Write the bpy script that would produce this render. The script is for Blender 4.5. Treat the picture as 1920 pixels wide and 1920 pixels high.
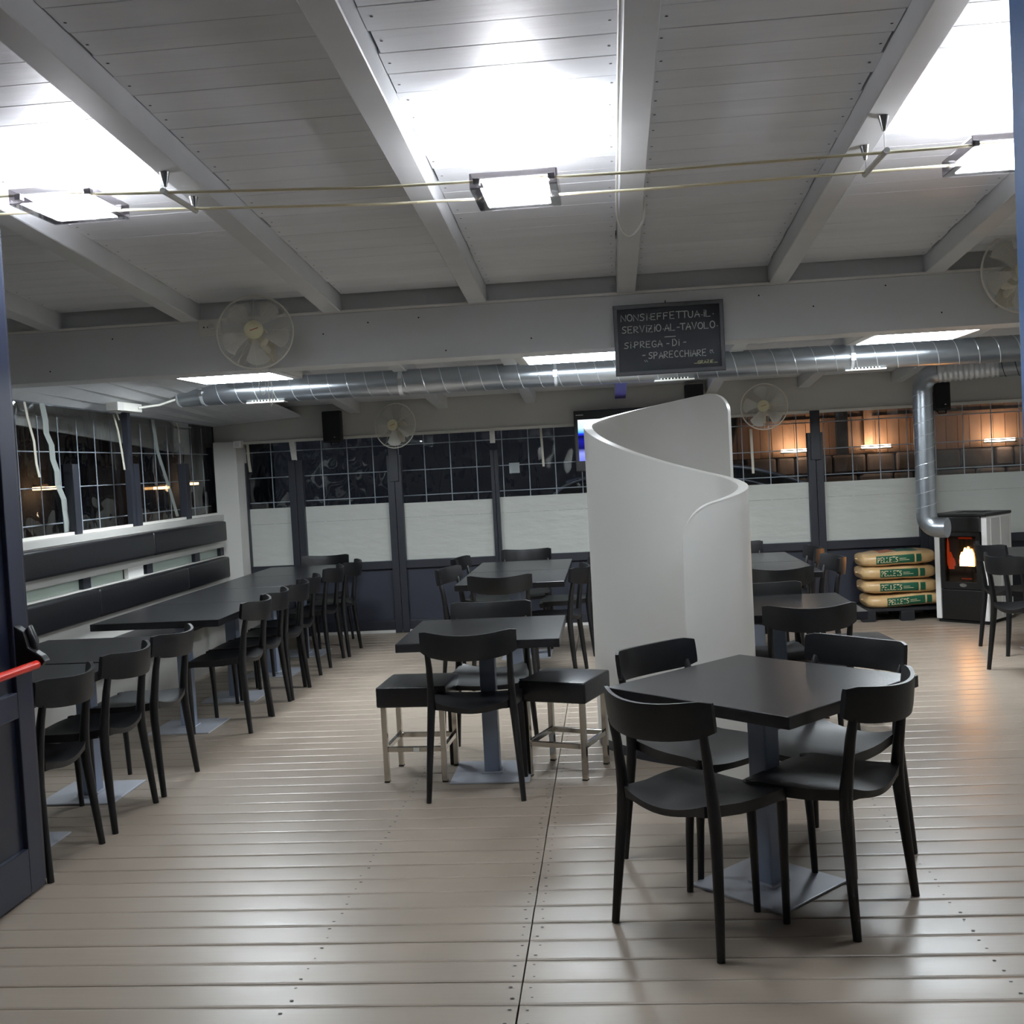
import bpy, bmesh, math, random
from mathutils import Matrix, Vector
random.seed(7)
for o in list(bpy.data.objects): bpy.data.objects.remove(o)
scene = bpy.context.scene
C = scene.collection
rad = math.radians

# ---------------------------------------------------------------- camera, world, exposure
def make_camera():
    yaw, pitch, roll, f = rad(5.08), rad(2.4), rad(3.0), 2055.0
    fw = Vector((-math.sin(yaw)*math.cos(pitch), math.cos(yaw)*math.cos(pitch), -math.sin(pitch)))
    r0 = Vector((math.cos(yaw), math.sin(yaw), 0)); d0 = fw.cross(r0)
    r = r0*math.cos(roll) + d0*math.sin(roll); d = d0*math.cos(roll) - r0*math.sin(roll)
    cd = bpy.data.cameras.new('camera'); cam = bpy.data.objects.new('camera', cd); C.objects.link(cam)
    cd.sensor_fit = 'HORIZONTAL'; cd.sensor_width = 36; cd.lens = 36*f/1920; cd.clip_start = .05; cd.clip_end = 200
    u = -d; b = -fw
    cam.matrix_world = Matrix(((r.x,u.x,b.x,0),(r.y,u.y,b.y,0),(r.z,u.z,b.z,1.57),(0,0,0,1)))
    scene.camera = cam
make_camera()
world = bpy.data.worlds.new('night'); scene.world = world; world.use_nodes = True
world.node_tree.nodes['Background'].inputs[0].default_value = (.014,.016,.022,1)
world.node_tree.nodes['Background'].inputs[1].default_value = .5
vs = scene.view_settings
vs.view_transform = 'Standard'; vs.look = 'None'; vs.gamma = 1; vs.use_curve_mapping = False; vs.exposure = 0.14
UPLIGHT_W, DIFFUSER, PANEL, FLAME = 140.0, 115.0, 54.0, 26.0

# ---------------------------------------------------------------- materials
def lin(c):
    return tuple(((x/255)/12.92 if x/255 <= .04045 else ((x/255+.055)/1.055)**2.4) for x in c)
MATS = {}
def mat(name, rgb, rough=.6, metal=0, noise=0, nscale=(6,6,6), bump=0, bscale=(30,30,30), spec=.5, emit=None, estr=0, alpha=1, rnd=0, coat=0, rv=0):
    m = bpy.data.materials.new(name); m.use_nodes = True; MATS[name] = m
    nt = m.node_tree; p = nt.nodes['Principled BSDF']
    col = lin(rgb)
    p.inputs['Base Color'].default_value = (*col,1); p.inputs['Roughness'].default_value = rough
    p.inputs['Metallic'].default_value = metal; p.inputs['Specular IOR Level'].default_value = spec
    if coat: p.inputs['Coat Weight'].default_value = coat; p.inputs['Coat Roughness'].default_value = .15
    if emit: p.inputs['Emission Color'].default_value = (*lin(emit),1); p.inputs['Emission Strength'].default_value = estr
    p.inputs['Alpha'].default_value = alpha
    if noise or bump or rnd:
        tc = nt.nodes.new('ShaderNodeTexCoord'); oi = nt.nodes.new('ShaderNodeObjectInfo')
        off = nt.nodes.new('ShaderNodeVectorMath'); off.operation = 'MULTIPLY_ADD'
        sc = nt.nodes.new('ShaderNodeVectorMath'); sc.operation = 'SCALE'
        sc.inputs[0].default_value = (37,53,71); nt.links.new(oi.outputs['Random'], sc.inputs['Scale'])
        nt.links.new(tc.outputs['Object'], off.inputs[0]); off.inputs[1].default_value = nscale; nt.links.new(sc.outputs[0], off.inputs[2])
        if noise or rnd:
            n = nt.nodes.new('ShaderNodeTexNoise'); n.inputs['Scale'].default_value = 1; n.inputs['Detail'].default_value = 5
            nt.links.new(off.outputs[0], n.inputs['Vector'])
            ma = nt.nodes.new('ShaderNodeMapRange'); ma.inputs[1].default_value = .25; ma.inputs[2].default_value = .75
            ma.inputs[3].default_value = 1-noise; ma.inputs[4].default_value = 1+noise
            nt.links.new(n.outputs['Fac'], ma.inputs[0])
            val = ma.outputs[0]
            if rnd:
                mr = nt.nodes.new('ShaderNodeMapRange'); mr.inputs[3].default_value = 1-rnd; mr.inputs[4].default_value = 1+rnd
                nt.links.new(oi.outputs['Random'], mr.inputs[0])
                mm = nt.nodes.new('ShaderNodeMath'); mm.operation = 'MULTIPLY'
                nt.links.new(val, mm.inputs[0]); nt.links.new(mr.outputs[0], mm.inputs[1]); val = mm.outputs[0]
            vm = nt.nodes.new('ShaderNodeVectorMath'); vm.operation = 'SCALE'; vm.inputs[0].default_value = col
            nt.links.new(val, vm.inputs['Scale']); nt.links.new(vm.outputs[0], p.inputs['Base Color'])
            if rv:
              rr = nt.nodes.new('ShaderNodeMapRange'); rr.inputs[1].default_value = .3; rr.inputs[2].default_value = .7
              rr.inputs[3].default_value = rough*(1-rv); rr.inputs[4].default_value = min(1,rough*(1+rv))
              nt.links.new(n.outputs['Fac'], rr.inputs[0]); nt.links.new(rr.outputs[0], p.inputs['Roughness'])
        if bump:
            o2 = nt.nodes.new('ShaderNodeVectorMath'); o2.operation = 'MULTIPLY_ADD'
            nt.links.new(tc.outputs['Object'], o2.inputs[0]); o2.inputs[1].default_value = bscale; nt.links.new(sc.outputs[0], o2.inputs[2])
            n2 = nt.nodes.new('ShaderNodeTexNoise'); n2.inputs['Scale'].default_value = 1; n2.inputs['Detail'].default_value = 4
            nt.links.new(o2.outputs[0], n2.inputs['Vector'])
            bp = nt.nodes.new('ShaderNodeBump'); bp.inputs['Strength'].default_value = bump; bp.inputs['Distance'].default_value = .01
            nt.links.new(n2.outputs['Fac'], bp.inputs['Height']); nt.links.new(bp.outputs[0], p.inputs['Normal'])
    return m
def sheet(name, tint, gloss_rough=.03, bump=0, bscale=(3,3,3), refl=1.0):
    """thin clear pane: transparent + fresnel gloss"""
    m = bpy.data.materials.new(name); m.use_nodes = True; MATS[name] = m
    nt = m.node_tree; nt.nodes.clear()
    out = nt.nodes.new('ShaderNodeOutputMaterial'); mix = nt.nodes.new('ShaderNodeMixShader')
    tr = nt.nodes.new('ShaderNodeBsdfTransparent'); tr.inputs[0].default_value = (*tint,1)
    gl = nt.nodes.new('ShaderNodeBsdfGlossy'); gl.inputs['Roughness'].default_value = gloss_rough
    fr = nt.nodes.new('ShaderNodeLayerWeight'); fr.inputs['Blend'].default_value = .5   # facing term, same from both sides
    pw = nt.nodes.new('ShaderNodeMath'); pw.operation = 'POWER'; pw.inputs[1].default_value = 5.0
    nt.links.new(fr.outputs['Facing'], pw.inputs[0])
    mu = nt.nodes.new('ShaderNodeMath'); mu.operation = 'MULTIPLY_ADD'; mu.inputs[1].default_value = .9; mu.inputs[2].default_value = .045*refl; mu.use_clamp = True
    nt.links.new(pw.outputs[0], mu.inputs[0]); nt.links.new(mu.outputs[0], mix.inputs[0])
    nt.links.new(tr.outputs[0], mix.inputs[1]); nt.links.new(gl.outputs[0], mix.inputs[2]); nt.links.new(mix.outputs[0], out.inputs[0])
    if bump:
        tc = nt.nodes.new('ShaderNodeTexCoord'); mp = nt.nodes.new('ShaderNodeMapping'); mp.inputs['Scale'].default_value = bscale
        n = nt.nodes.new('ShaderNodeTexNoise'); n.inputs['Scale'].default_value = 1; n.inputs['Detail'].default_value = 2
        bp = nt.nodes.new('ShaderNodeBump'); bp.inputs['Strength'].default_value = bump; bp.inputs['Distance'].default_value = .06
        nt.links.new(tc.outputs['Object'], mp.inputs[0]); nt.links.new(mp.outputs[0], n.inputs['Vector'])
        nt.links.new(n.outputs['Fac'], bp.inputs['Height']); nt.links.new(bp.outputs[0], gl.inputs['Normal']); nt.links.new(bp.outputs[0], fr.inputs['Normal'])
    return m
def emitter(name, rgb, s):
    m = bpy.data.materials.new(name); m.use_nodes = True; MATS[name] = m
    nt = m.node_tree; nt.nodes.clear()
    out = nt.nodes.new('ShaderNodeOutputMaterial'); e = nt.nodes.new('ShaderNodeEmission')
    e.inputs[0].default_value = (*lin(rgb),1); e.inputs[1].default_value = s
    nt.links.new(e.outputs[0], out.inputs[0]); return m

mat('floor_paint', (155,142,128), .34, noise=.04, nscale=(1.2,9,9), bump=.05, bscale=(5,50,40), rnd=.03, rv=.08)
mat('subfloor', (30,27,24), .9)
mat('ceiling_paint', (228,230,233), .42, noise=.05, nscale=(1.5,9,9), bump=.10, bscale=(4,40,40), rnd=.02)
mat('roof_dark', (16,16,16), .9)
mat('beam_paint', (216,218,219), .45, noise=.04, nscale=(1.2,6,6), bump=.06, bscale=(3,25,25))
mat('wall_white', (203,201,195), .55, noise=.03, nscale=(2,2,2))
mat('sill_white', (176,175,170), .5)
mat('curve_white', (226,224,219), .42)
mat('edge_white', (238,236,230), .35)
mat('frame_dark', (40,42,50), .42, noise=.06, nscale=(6,6,6))
mat('panel_dark', (41,44,56), .55, noise=.05, nscale=(4,4,4))
mat('film', (188,190,184), .38, noise=.05, nscale=(3,3,1.5), bump=.9, bscale=(4,4,13))
mat('film_green', (168,180,170), .4, noise=.04, nscale=(3,3,3))
sheet('clear_sheet', (.86,.88,.9), .035, bump=1.0, bscale=(2.6,2.6,1.6), refl=1.2)
sheet('smoked_glass', (.66,.64,.66), .08)
sheet('lamp_glass', (.80,.80,.80), .05)
sheet('stove_glass', (.80,.70,.62), .04)
mat('chair_black', (11,11,14), .43, noise=.05, bump=.06, bscale=(120,120,120))
mat('table_black', (27,27,30), .27, noise=.04, bump=.02, bscale=(200,200,200))
mat('table_edge', (20,20,23), .5)
mat('column_grey', (140,152,174), .38, metal=.1)
mat('base_grey', (184,187,196), .36, metal=.15, noise=.06, nscale=(8,8,8))
mat('vinyl', (15,15,19), .38, noise=.05, bump=.12, bscale=(90,90,90))
mat('stool_vinyl', (20,20,24), .3, noise=.05, bump=.15, bscale=(60,60,60))
mat('chrome', (200,196,188), .16, metal=1, noise=.05, nscale=(14,14,14))
mat('zinc', (172,178,184), .29, metal=.9, noise=.10, nscale=(5,16,16))
mat('zinc_seam', (226,230,234), .3, metal=.7)
mat('flex_alu', (222,225,228), .28, metal=.75)
mat('steel', (190,190,188), .25, metal=1)
mat('cream_plastic', (205,200,182), .4)
mat('cap_yellow', (218,212,176), .4)
mat('blade_plastic', (226,224,216), .35, alpha=.82)
mat('wire_cream', (226,222,210), .45)
mat('speaker_black', (16,17,22), .5)
mat('speaker_grille', (12,13,17), .75, bump=.4, bscale=(300,300,300))
mat('board_black', (16,18,26), .62, noise=.14, nscale=(7,7,7))
mat('board_frame', (88,88,92), .5, noise=.12, nscale=(10,10,10))
mat('chalk', (205,206,200), .9)
mat('chalk_yellow', (214,210,160), .9)
mat('cable_cream', (242,232,198), .4)
mat('grille_wire', (228,230,234), .45)
mat('white_plastic', (222,220,212), .4)
mat('tape', (210,205,190), .5, alpha=.85)
mat('tape_clear', (170,176,172), .4, alpha=.5)
mat('red_bar', (206,44,30), .32)
mat('red_mark', (176,60,40), .5)
mat('black_plastic', (14,14,16), .35)
mat('door_navy', (34,38,54), .40, noise=.05, nscale=(5,5,5))
mat('door_inner', (24,28,42), .32)
mat('door_blue', (78,152,240), .42)
mat('stove_black', (18,17,17), .35)
mat('stove_white', (226,224,220), .35)
mat('stove_rib', (204,202,198), .45)
mat('soot', (30,22,18), .9)
mat('bag', (206,172,124), .28, noise=.10, nscale=(9,9,9), bump=.5, bscale=(18,18,18))
mat('bag_green', (24,84,60), .3, bump=.3, bscale=(18,18,18))
mat('bag_orange', (170,96,60), .35, noise=.2, nscale=(12,12,12))
mat('bag_text', (222,204,164), .45)
mat('pallet_black', (22,23,28), .6)
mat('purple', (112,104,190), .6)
mat('paper', (214,214,210), .7)
mat('nail', (44,40,36), .6)
mat('fence_wood', (168,128,100), .6, noise=.16, nscale=(14,14,1.5), rnd=.12)
mat('stone', (118,104,96), .85, noise=.25, nscale=(5,5,5), bump=.8, bscale=(9,9,9), rnd=.15)
mat('asphalt', (38,38,40), .8, noise=.2)
mat('night_wall', (34,38,48), .8, noise=.1)
mat('car_paint', (150,158,180), .2, metal=.4)
mat('car_glass', (18,22,34), .08)
mat('car_trim', (190,195,205), .25, metal=.6)
mat('tyre', (14,14,14), .8)
mat('foliage', (40,52,34), .8)
mat('bark', (44,36,30), .9)
mat('fascia', (222,218,206), .6)
emitter('diffuser_glow', (242,250,255), DIFFUSER)
emitter('tube_glow', (250,250,255), DIFFUSER*6.5)
emitter('panel_glow', (240,249,255), PANEL)
emitter('flame_core', (255,190,100), FLAME*2.2)
emitter('flame_reflection', (220,80,34), FLAME*.020)
emitter('ember', (200,66,30), FLAME*.012)
emitter('sconce_glow', (255,226,186), 14)
emitter('street_and_added_glow', (255,190,120), 9)
def tv_material():
    m = bpy.data.materials.new('tv_picture'); m.use_nodes = True; MATS['tv_picture'] = m
    nt = m.node_tree; nt.nodes.clear()
    out = nt.nodes.new('ShaderNodeOutputMaterial'); e = nt.nodes.new('ShaderNodeEmission'); e.inputs[1].default_value = 1.1
    tc = nt.nodes.new('ShaderNodeTexCoord'); sx = nt.nodes.new('ShaderNodeSeparateXYZ')
    r = nt.nodes.new('ShaderNodeValToRGB'); cr = r.color_ramp; cr.interpolation = 'LINEAR'
    stops = [(0,(120,130,255)),(.18,(150,160,255)),(.30,(20,20,90)),(.48,(30,30,150)),(.6,(10,12,60)),(.66,(40,60,255)),(.70,(90,190,240)),(.8,(215,240,255)),(1,(235,245,255))]
    cr.elements[0].position = 0; cr.elements[0].color = (*lin(stops[0][1]),1)
    cr.elements[1].position = 1; cr.elements[1].color = (*lin(stops[-1][1]),1)
    for q,cc in stops[1:-1]:
        el = cr.elements.new(q); el.color = (*lin(cc),1)
    nt.links.new(tc.outputs['Generated'], sx.inputs[0]); nt.links.new(sx.outputs['Z'], r.inputs[0])
    nt.links.new(r.outputs[0], e.inputs[0]); nt.links.new(e.outputs[0], out.inputs[0])
tv_material()

# ---------------------------------------------------------------- mesh helpers
class MB:
    def __init__(s): s.v = []; s.f = []; s.M = None
    def add(s, vs, fs):
        b = len(s.v)
        for p in vs:
            p = Vector(p); s.v.append(tuple(s.M @ p) if s.M else tuple(p))
        s.f += [tuple(b+i for i in q) for q in fs]; return s
    def box(s, x0,x1,y0,y1,z0,z1):
        return s.add([(x0,y0,z0),(x1,y0,z0),(x1,y1,z0),(x0,y1,z0),(x0,y0,z1),(x1,y0,z1),(x1,y1,z1),(x0,y1,z1)],
                     [(3,2,1,0),(4,5,6,7),(0,1,5,4),(1,2,6,5),(2,3,7,6),(3,0,4,7)])
    def bar(s, a, b, w, h, up=(0,0,1)):
        a = Vector(a); b = Vector(b); d = (b-a).normalized(); r = d.cross(Vector(up))
        if r.length < 1e-4: r = d.cross(Vector((1,0,0)))
        r.normalize(); u = r.cross(d)
        vs = []
        for p in (a,b):
            for i,j in ((-1,-1),(1,-1),(1,1),(-1,1)): vs.append(p+r*(i*w/2)+u*(j*h/2))
        return s.add(vs, [(0,1,2,3),(7,6,5,4),(0,4,5,1),(1,5,6,2),(2,6,7,3),(3,7,4,0)])
    def tube(s, path, r, n=10, closed=False, caps=True, flat=1.0):
        P = [Vector(p) for p in path]; m = len(P); R = r if isinstance(r,(list,tuple)) else [r]*m
        vs = []; fs = []; ref = None
        for i in range(m):
            if closed: t = P[(i+1)%m]-P[i-1]
            else: t = P[min(i+1,m-1)]-P[max(i-1,0)]
            t.normalize()
            if ref is None:
                ref = t.orthogonal().normalized()
                if abs(t.z) > .6: ref = (Vector((1,0,0))-t*t.x).normalized()
            ref = (ref-t*ref.dot(t)).normalized(); w = t.cross(ref)
            for k in range(n):
                a = 2*math.pi*k/n
                vs.append(P[i]+ref*(math.cos(a)*R[i])+w*(math.sin(a)*R[i]*flat))
        for i in range(m if closed else m-1):
            j = (i+1)%m
            for k in range(n):
                fs.append((i*n+k, i*n+(k+1)%n, j*n+(k+1)%n, j*n+k))
        if caps and not closed:
            fs.append(tuple(range(n-1,-1,-1))); fs.append(tuple((m-1)*n+k for k in range(n)))
        return s.add(vs, fs)
    def lathe(s, prof, n=24, caps=True):
        vs = []; fs = []
        for r,z in prof:
            for k in range(n):
                a = 2*math.pi*k/n; vs.append((r*math.cos(a), r*math.sin(a), z))
        for i in range(len(prof)-1):
            for k in range(n):
                fs.append((i*n+k, i*n+(k+1)%n, (i+1)*n+(k+1)%n, (i+1)*n+k))
        if caps:
            fs.append(tuple(range(n-1,-1,-1))); fs.append(tuple((len(prof)-1)*n+k for k in range(n)))
        return s.add(vs, fs)
    def prism(s, poly, z0, z1):
        n = len(poly)
        return s.add([(x,y,z0) for x,y in poly]+[(x,y,z1) for x,y in poly],
                     [tuple(range(n-1,-1,-1)), tuple(range(n,2*n))]+[(i,(i+1)%n,n+(i+1)%n,n+i) for i in range(n)])
    def shell(s, nu, nv, fn_a, fn_b):
        """closed slab between two grid surfaces fn(u,v)"""
        A = [fn_a(i/nu,j/nv) for j in range(nv+1) for i in range(nu+1)]
        B = [fn_b(i/nu,j/nv) for j in range(nv+1) for i in range(nu+1)]
        w = nu+1; N = len(A); fs = []
        for j in range(nv):
            for i in range(nu):
                a = j*w+i; fs.append((a,a+1,a+w+1,a+w)); fs.append((N+a,N+a+w,N+a+w+1,N+a+1))
        for i in range(nu):
            fs.append((i,N+i,N+i+1,i+1)); a = nv*w+i; fs.append((a,a+1,N+a+1,N+a))
        for j in range(nv):
            a = j*w; fs.append((a,a+w,N+a+w,N+a)); a = j*w+nu; fs.append((a,N+a,N+a+w,a+w))
        return s.add(A+B, fs)
    def mesh(s, name, m, bevel=0, smooth=None, seg=2):
        me = bpy.data.meshes.new(name); me.from_pydata(s.v, [], s.f)
        bm = bmesh.new(); bm.from_mesh(me)
        if bevel:
            bmesh.ops.bevel(bm, geom=list(bm.edges), offset=bevel, segments=seg, profile=.6, affect='EDGES', clamp_overlap=True)
        bmesh.ops.recalc_face_normals(bm, faces=bm.faces); bm.to_mesh(me); bm.free()
        me.materials.append(MATS[m])
        if smooth:
            me.polygons.foreach_set('use_smooth', [True]*len(me.polygons)); me.set_sharp_from_angle(angle=rad(smooth))
        return me
    def build(s, name, m, parent=None, bevel=0, smooth=None, seg=2):
        return link(name, s.mesh(name, m, bevel, smooth, seg), parent)
def link(name, me, parent=None, loc=None):
    o = bpy.data.objects.new(name, me); C.objects.link(o)
    if parent: o.parent = parent
    if loc: o.location = loc
    return o
def tag(o, label, cat, group=None):
    o['label'] = label; o['category'] = cat
    if group: o['group'] = group
    return o
def thing(name, label, cat, loc=(0,0,0), rz=0, group=None):
    o = bpy.data.objects.new(name, None); C.objects.link(o); o.location = loc; o.rotation_euler = (0,0,rz)
    o.empty_display_size = .1
    return tag(o, label, cat, group)
def struct(o, label=None):
    o['kind'] = 'structure'
    if label: o['label'] = label
    return o
def stuff(o): o['kind'] = 'stuff'; return o
def sroot(name, label):
    o = bpy.data.objects.new(name, None); C.objects.link(o); return struct(o, label)
def dup(root, loc, rz, label):
    r = root.copy(); C.objects.link(r); r.location = loc; r.rotation_euler = (0,0,rz); r['label'] = label
    for ch in list(root.children):
        k = ch.copy(); C.objects.link(k); k.parent = r
        for g in list(ch.children):
            q = g.copy(); C.objects.link(q); q.parent = k
    return r
def box(name, m, parent, x0,x1,y0,y1,z0,z1, bevel=0):
    return MB().box(x0,x1,y0,y1,z0,z1).build(name, m, parent, bevel=bevel)
# ---------------------------------------------------------------- the setting
YB, YF, XL, XR = 10.6, -1.6, -3.85, 4.45
SL = .086
def zr(y): return 2.52-SL*(y-6.35)      # underside of the rafters
def zc(y): return 2.62-SL*(y-6.35)      # underside of the boards
# floor: every painted board an object of its own
floor = struct(MB().box(XL,XR,YF,YB+.1,-.08,-.03).build('floor','subfloor'), 'painted taupe board floor')
P0, PW, SEAM = 3.119-.1433*33, .1433, -.332
def plank_mesh(x0, x1, w):
    g = .0013; h = w/2-g
    prof = [(-h,-.028),(-h,-.0016),(-h+.0016,-.0003),(-h+.014,-.0001),(0,.0001),(h-.014,-.0001),(h-.0016,-.0003),(h,-.0016),(h,-.028)]
    n = len(prof)
    b = MB().add([(x0,y,z) for y,z in prof]+[(x1,y,z) for y,z in prof],
                 [(i,i+1,n+i+1,n+i) for i in range(n-1)]+[tuple(range(n-1,-1,-1)),tuple(range(n,2*n))])
    return b.mesh('floor_plank','floor_paint',smooth=50)
pl_l = plank_mesh(XL+.0, SEAM-.0025, PW); pl_r = plank_mesh(SEAM+.0025, XR, PW)
k = 0
while P0+(k+1)*PW < YB+.05:
    y = P0+(k+.5)*PW
    for me in (pl_l, pl_r):
        o = link('floor_plank', me, floor, (random.uniform(-.0008,.0008)+0, y+random.uniform(-.0010,.0010), random.uniform(-.0012,.0)))
        o.rotation_euler = (random.uniform(-.0018,.0018),0,0)
    k += 1
nb = MB()
for r in range(k):
    y0 = P0+r*PW
    if y0 < 2: continue
    for xj in (SEAM-.028, SEAM+.03, -1.03, 1.1):
        for dy in (.035,.108):
            cx, cy = xj+random.uniform(-.008,.008), y0+dy+random.uniform(-.008,.008)
            rr = random.uniform(.0028,.0048)
            nb.add([(cx+rr*1.5*math.cos(a*math.pi/4),cy+rr*math.sin(a*math.pi/4),.0009) for a in range(8)],[tuple(range(8))])
stuff(nb.build('nail_heads','nail',floor))

# ceiling: rafters, boards between them
ceil = struct(MB().add([(XL,YF,zc(YF)+.06),(XR,YF,zc(YF)+.06),(XR,YB,zc(YB)+.06),(XL,YB,zc(YB)+.06),
                        (XL,YF,zc(YF)+.12),(XR,YF,zc(YF)+.12),(XR,YB,zc(YB)+.12),(XL,YB,zc(YB)+.12)],
                       [(3,2,1,0),(4,5,6,7),(0,1,5,4),(1,2,6,5),(2,3,7,6),(3,0,4,7)]).build('ceiling','roof_dark'), 'white boarded ceiling sloping down between white rafters')
RX = [.155+.857*i for i in range(-5,6)]
def rafter_mesh():
    b = MB(); w = .0525; y0, y1 = YF+.02, YB-.06
    for y in (y0,y1):
        b.add([(-w,y,zr(y)),(w,y,zr(y)),(w,y,zc(y)+.05),(-w,y,zc(y)+.05)],[])
    b.f = [(0,1,2,3),(7,6,5,4),(0,4,5,1),(1,5,6,2),(2,6,7,3),(3,7,4,0)]
    return b.mesh('rafter','beam_paint',bevel=.004,seg=1)
rm = rafter_mesh()
for x in RX[1:-1]: link('rafter', rm, ceil, (x,0,0))
CW, CY0 = .1455, 3.28-.1455*8
bw = .857-.105
def cplank(hx):
    h = CW/2-.0007
    prof = [(-h,.02),(-h,.0012),(-h+.0015,0),(h-.0015,0),(h,.0012),(h,.02)]
    n = 6
    return MB().add([(-hx,y,z) for y,z in prof]+[(hx,y,z) for y,z in prof],
                    [(i,(i+1)%n,n+(i+1)%n,n+i) for i in range(n)]+[tuple(range(n)),tuple(range(2*n-1,n-1,-1))])
cms = [cplank(bw/2-g).mesh('ceiling_plank','ceiling_paint') for g in (.001,.003,.0065)]
rest = MB(); nails = MB(); tilt = -math.atan(SL)
bays = [(RX[i]+RX[i+1])/2 for i in range(len(RX)-1)]
rows = []
y = CY0
while y+CW < 6.44: rows.append(y+CW/2); y += CW
for yy in rows:
    for bi, bx in enumerate(bays):
        if not 1 <= bi <= 7:
            continue
        me = cms[random.choice((0,0,0,1,1,2))]
        o = link('ceiling_plank', me, ceil, (bx+(-.004 if bx < .3 else .004)*-1*random.choice((0,1,1))*(1 if me is cms[2] else .5), yy, zc(yy)+random.uniform(0,.0012)))
        o.rotation_euler = (tilt,0,0)
        for sx in (-1,1):
            cx = bx+sx*(bw/2-.028)+random.uniform(-.006,.006); cy = yy+random.uniform(-.02,.02); r = .0055
            nails.add([(cx+r*math.cos(a*math.pi/3),cy+r*math.sin(a*math.pi/3),zc(cy)-.0009) for a in range(6)],[tuple(range(6))])
stuff(nails.build('nail_heads','nail',ceil))
y = YF+.02
while y+CW < YB:
    yy = y+CW/2
    if yy < CY0-.0 or yy > 6.40:
        for bi, bx in enumerate(bays):
            rest.M = Matrix.Translation((bx,yy,zc(yy))) @ Matrix.Rotation(tilt,4,'X')
            q = cplank(bw/2-.002); rest.add(q.v,q.f)
    elif True:
        for bi in (0,8,9):
            rest.M = Matrix.Translation((bays[bi],yy,zc(yy))) @ Matrix.Rotation(tilt,4,'X')
            q = cplank(bw/2-.002); rest.add(q.v,q.f)
    y += CW
rest.M = None
stuff(rest.build('far_planks','ceiling_paint',ceil))
# boarded soffit sloping to the left wall, boards run front to back
def zs(x,y):
    a = 2.165-.016*(y-6.8); b = zr(y)-.004; t = (x+3.84)/(.89); return a+(b-a)*t
for i in range(6):
    x0 = -3.84+.89*i/6; x1 = -3.84+.89*(i+1)/6-.003; b = MB(); y0,y1 = 6.6,10.52
    b.add([(x0,y0,zs(x0,y0)),(x1,y0,zs(x1,y0)),(x1,y1,zs(x1,y1)),(x0,y1,zs(x0,y1)),
           (x0,y0,zs(x0,y0)+.018),(x1,y0,zs(x1,y0)+.018),(x1,y1,zs(x1,y1)+.018),(x0,y1,zs(x0,y1)+.018)],
          [(3,2,1,0),(4,5,6,7),(0,1,5,4),(1,2,6,5),(2,3,7,6),(3,0,4,7)])
    b.build('soffit_board','ceiling_paint',ceil)
# great crossbeam
beam = struct(box('trim_1','beam_paint',None,XL,XR,6.35,6.60,2.217,2.515,bevel=.004), 'deep white crossbeam spanning the room')
box('ledge','edge_white',beam,XL,XR,6.338,6.40,2.515,2.529)
box('filler_board','beam_paint',beam,XL,XR,6.385,6.42,2.529,2.66)

scr = MB()
for x_,z_ in ((-3.3,2.28),(-2.9,2.45),(-1.62,2.40),(-1.35,2.45),(-1.05,2.46),(-.4,2.30),(.9,2.46),(1.2,2.38),(1.6,2.47),(1.9,2.30),(-.9,2.26)):
    scr.add([(x_+.005*math.cos(a*math.pi/3),6.3493,z_+.005*math.sin(a*math.pi/3)) for a in range(6)],[tuple(range(6))])
stuff(scr.build('screw_heads','nail',beam))

# back wall
wb = sroot('wall_back','back wall of glazed dark framed panels under a white header')
box('header','wall_white',wb,XL,XR,10.54,10.70,1.945,2.40)
box('curtain_rail','white_plastic',wb,-3.55,XR,10.515,10.54,1.917,1.943)
box('threshold','stove_rib',wb,-3.55,XR,10.53,10.62,0,.028)
col = struct(box('trim_2','wall_white',None,-3.775,-3.55,10.30,10.60,0,1.945,bevel=.004),'white square corner column beside the wall cushions')
BX = [-3.55,-3.045,-2.065,-1.085,-.08,.93,1.955,2.955,XR]
DBL = {1,2,4,6,7}
WLAB = ['narrow glazed panel beside the corner column, white film below','glazed panel behind the left loudspeaker, wrinkled white film below','glazed panel right of the small left fan, white film below',
        'glazed panel left of the television, white film below','glazed panel hidden behind the curved screen','glazed panel right of the curved screen, a timber fence beyond','glazed panel behind the pellet bags and stove pipe','glazed panel at the far right behind the stove']
for i in range(len(BX)-1):
    x0, x1 = BX[i], BX[i+1]
    w = sroot('window_%d'%(i+1), WLAB[i])
    s0 = .07 if i in DBL else .035; s1 = .07 if i+1 in DBL else .035
    if i == 0: s0 = .012
    top = 1.735
    box('stile','frame_dark',w,x0+.002,x0+s0,10.52,10.60,0,top,bevel=.003)
    box('stile','frame_dark',w,x1-s1,x1-.002,10.52,10.60,0,top,bevel=.003)
    a, b = x0+s0, x1-s1
    box('rail','frame_dark',w,a,b,10.53,10.60,.63,.708,bevel=.003)
    box('bottom_rail','frame_dark',w,a,b,10.53,10.60,.03,.12,bevel=.003)
    box('lower_panel','panel_dark',w,a,b,10.565,10.595,.12,.63)
    zt = 1.27+random.uniform(-.008,.008)
    box('film_pane','film',w,a,b,10.572,10.578,.708,1.12)
    box('film_pane','film',w,a,b,10.5695,10.5755,1.122,zt)
    box('clear_pane','clear_sheet',w,a,b,10.578,10.580,zt-.01,1.935)
for x in (-2.065, 1.955):
    struct(box('trim_%d'%(3 if x<0 else 4),'frame_dark',None,x-.045,x+.045,10.50,10.518,1.48,1.94 if x>0 else 1.83,bevel=.003),
           'narrow dark post rising to the header '+('beside the stove window' if x>0 else 'below the small left wall fan'))
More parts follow.
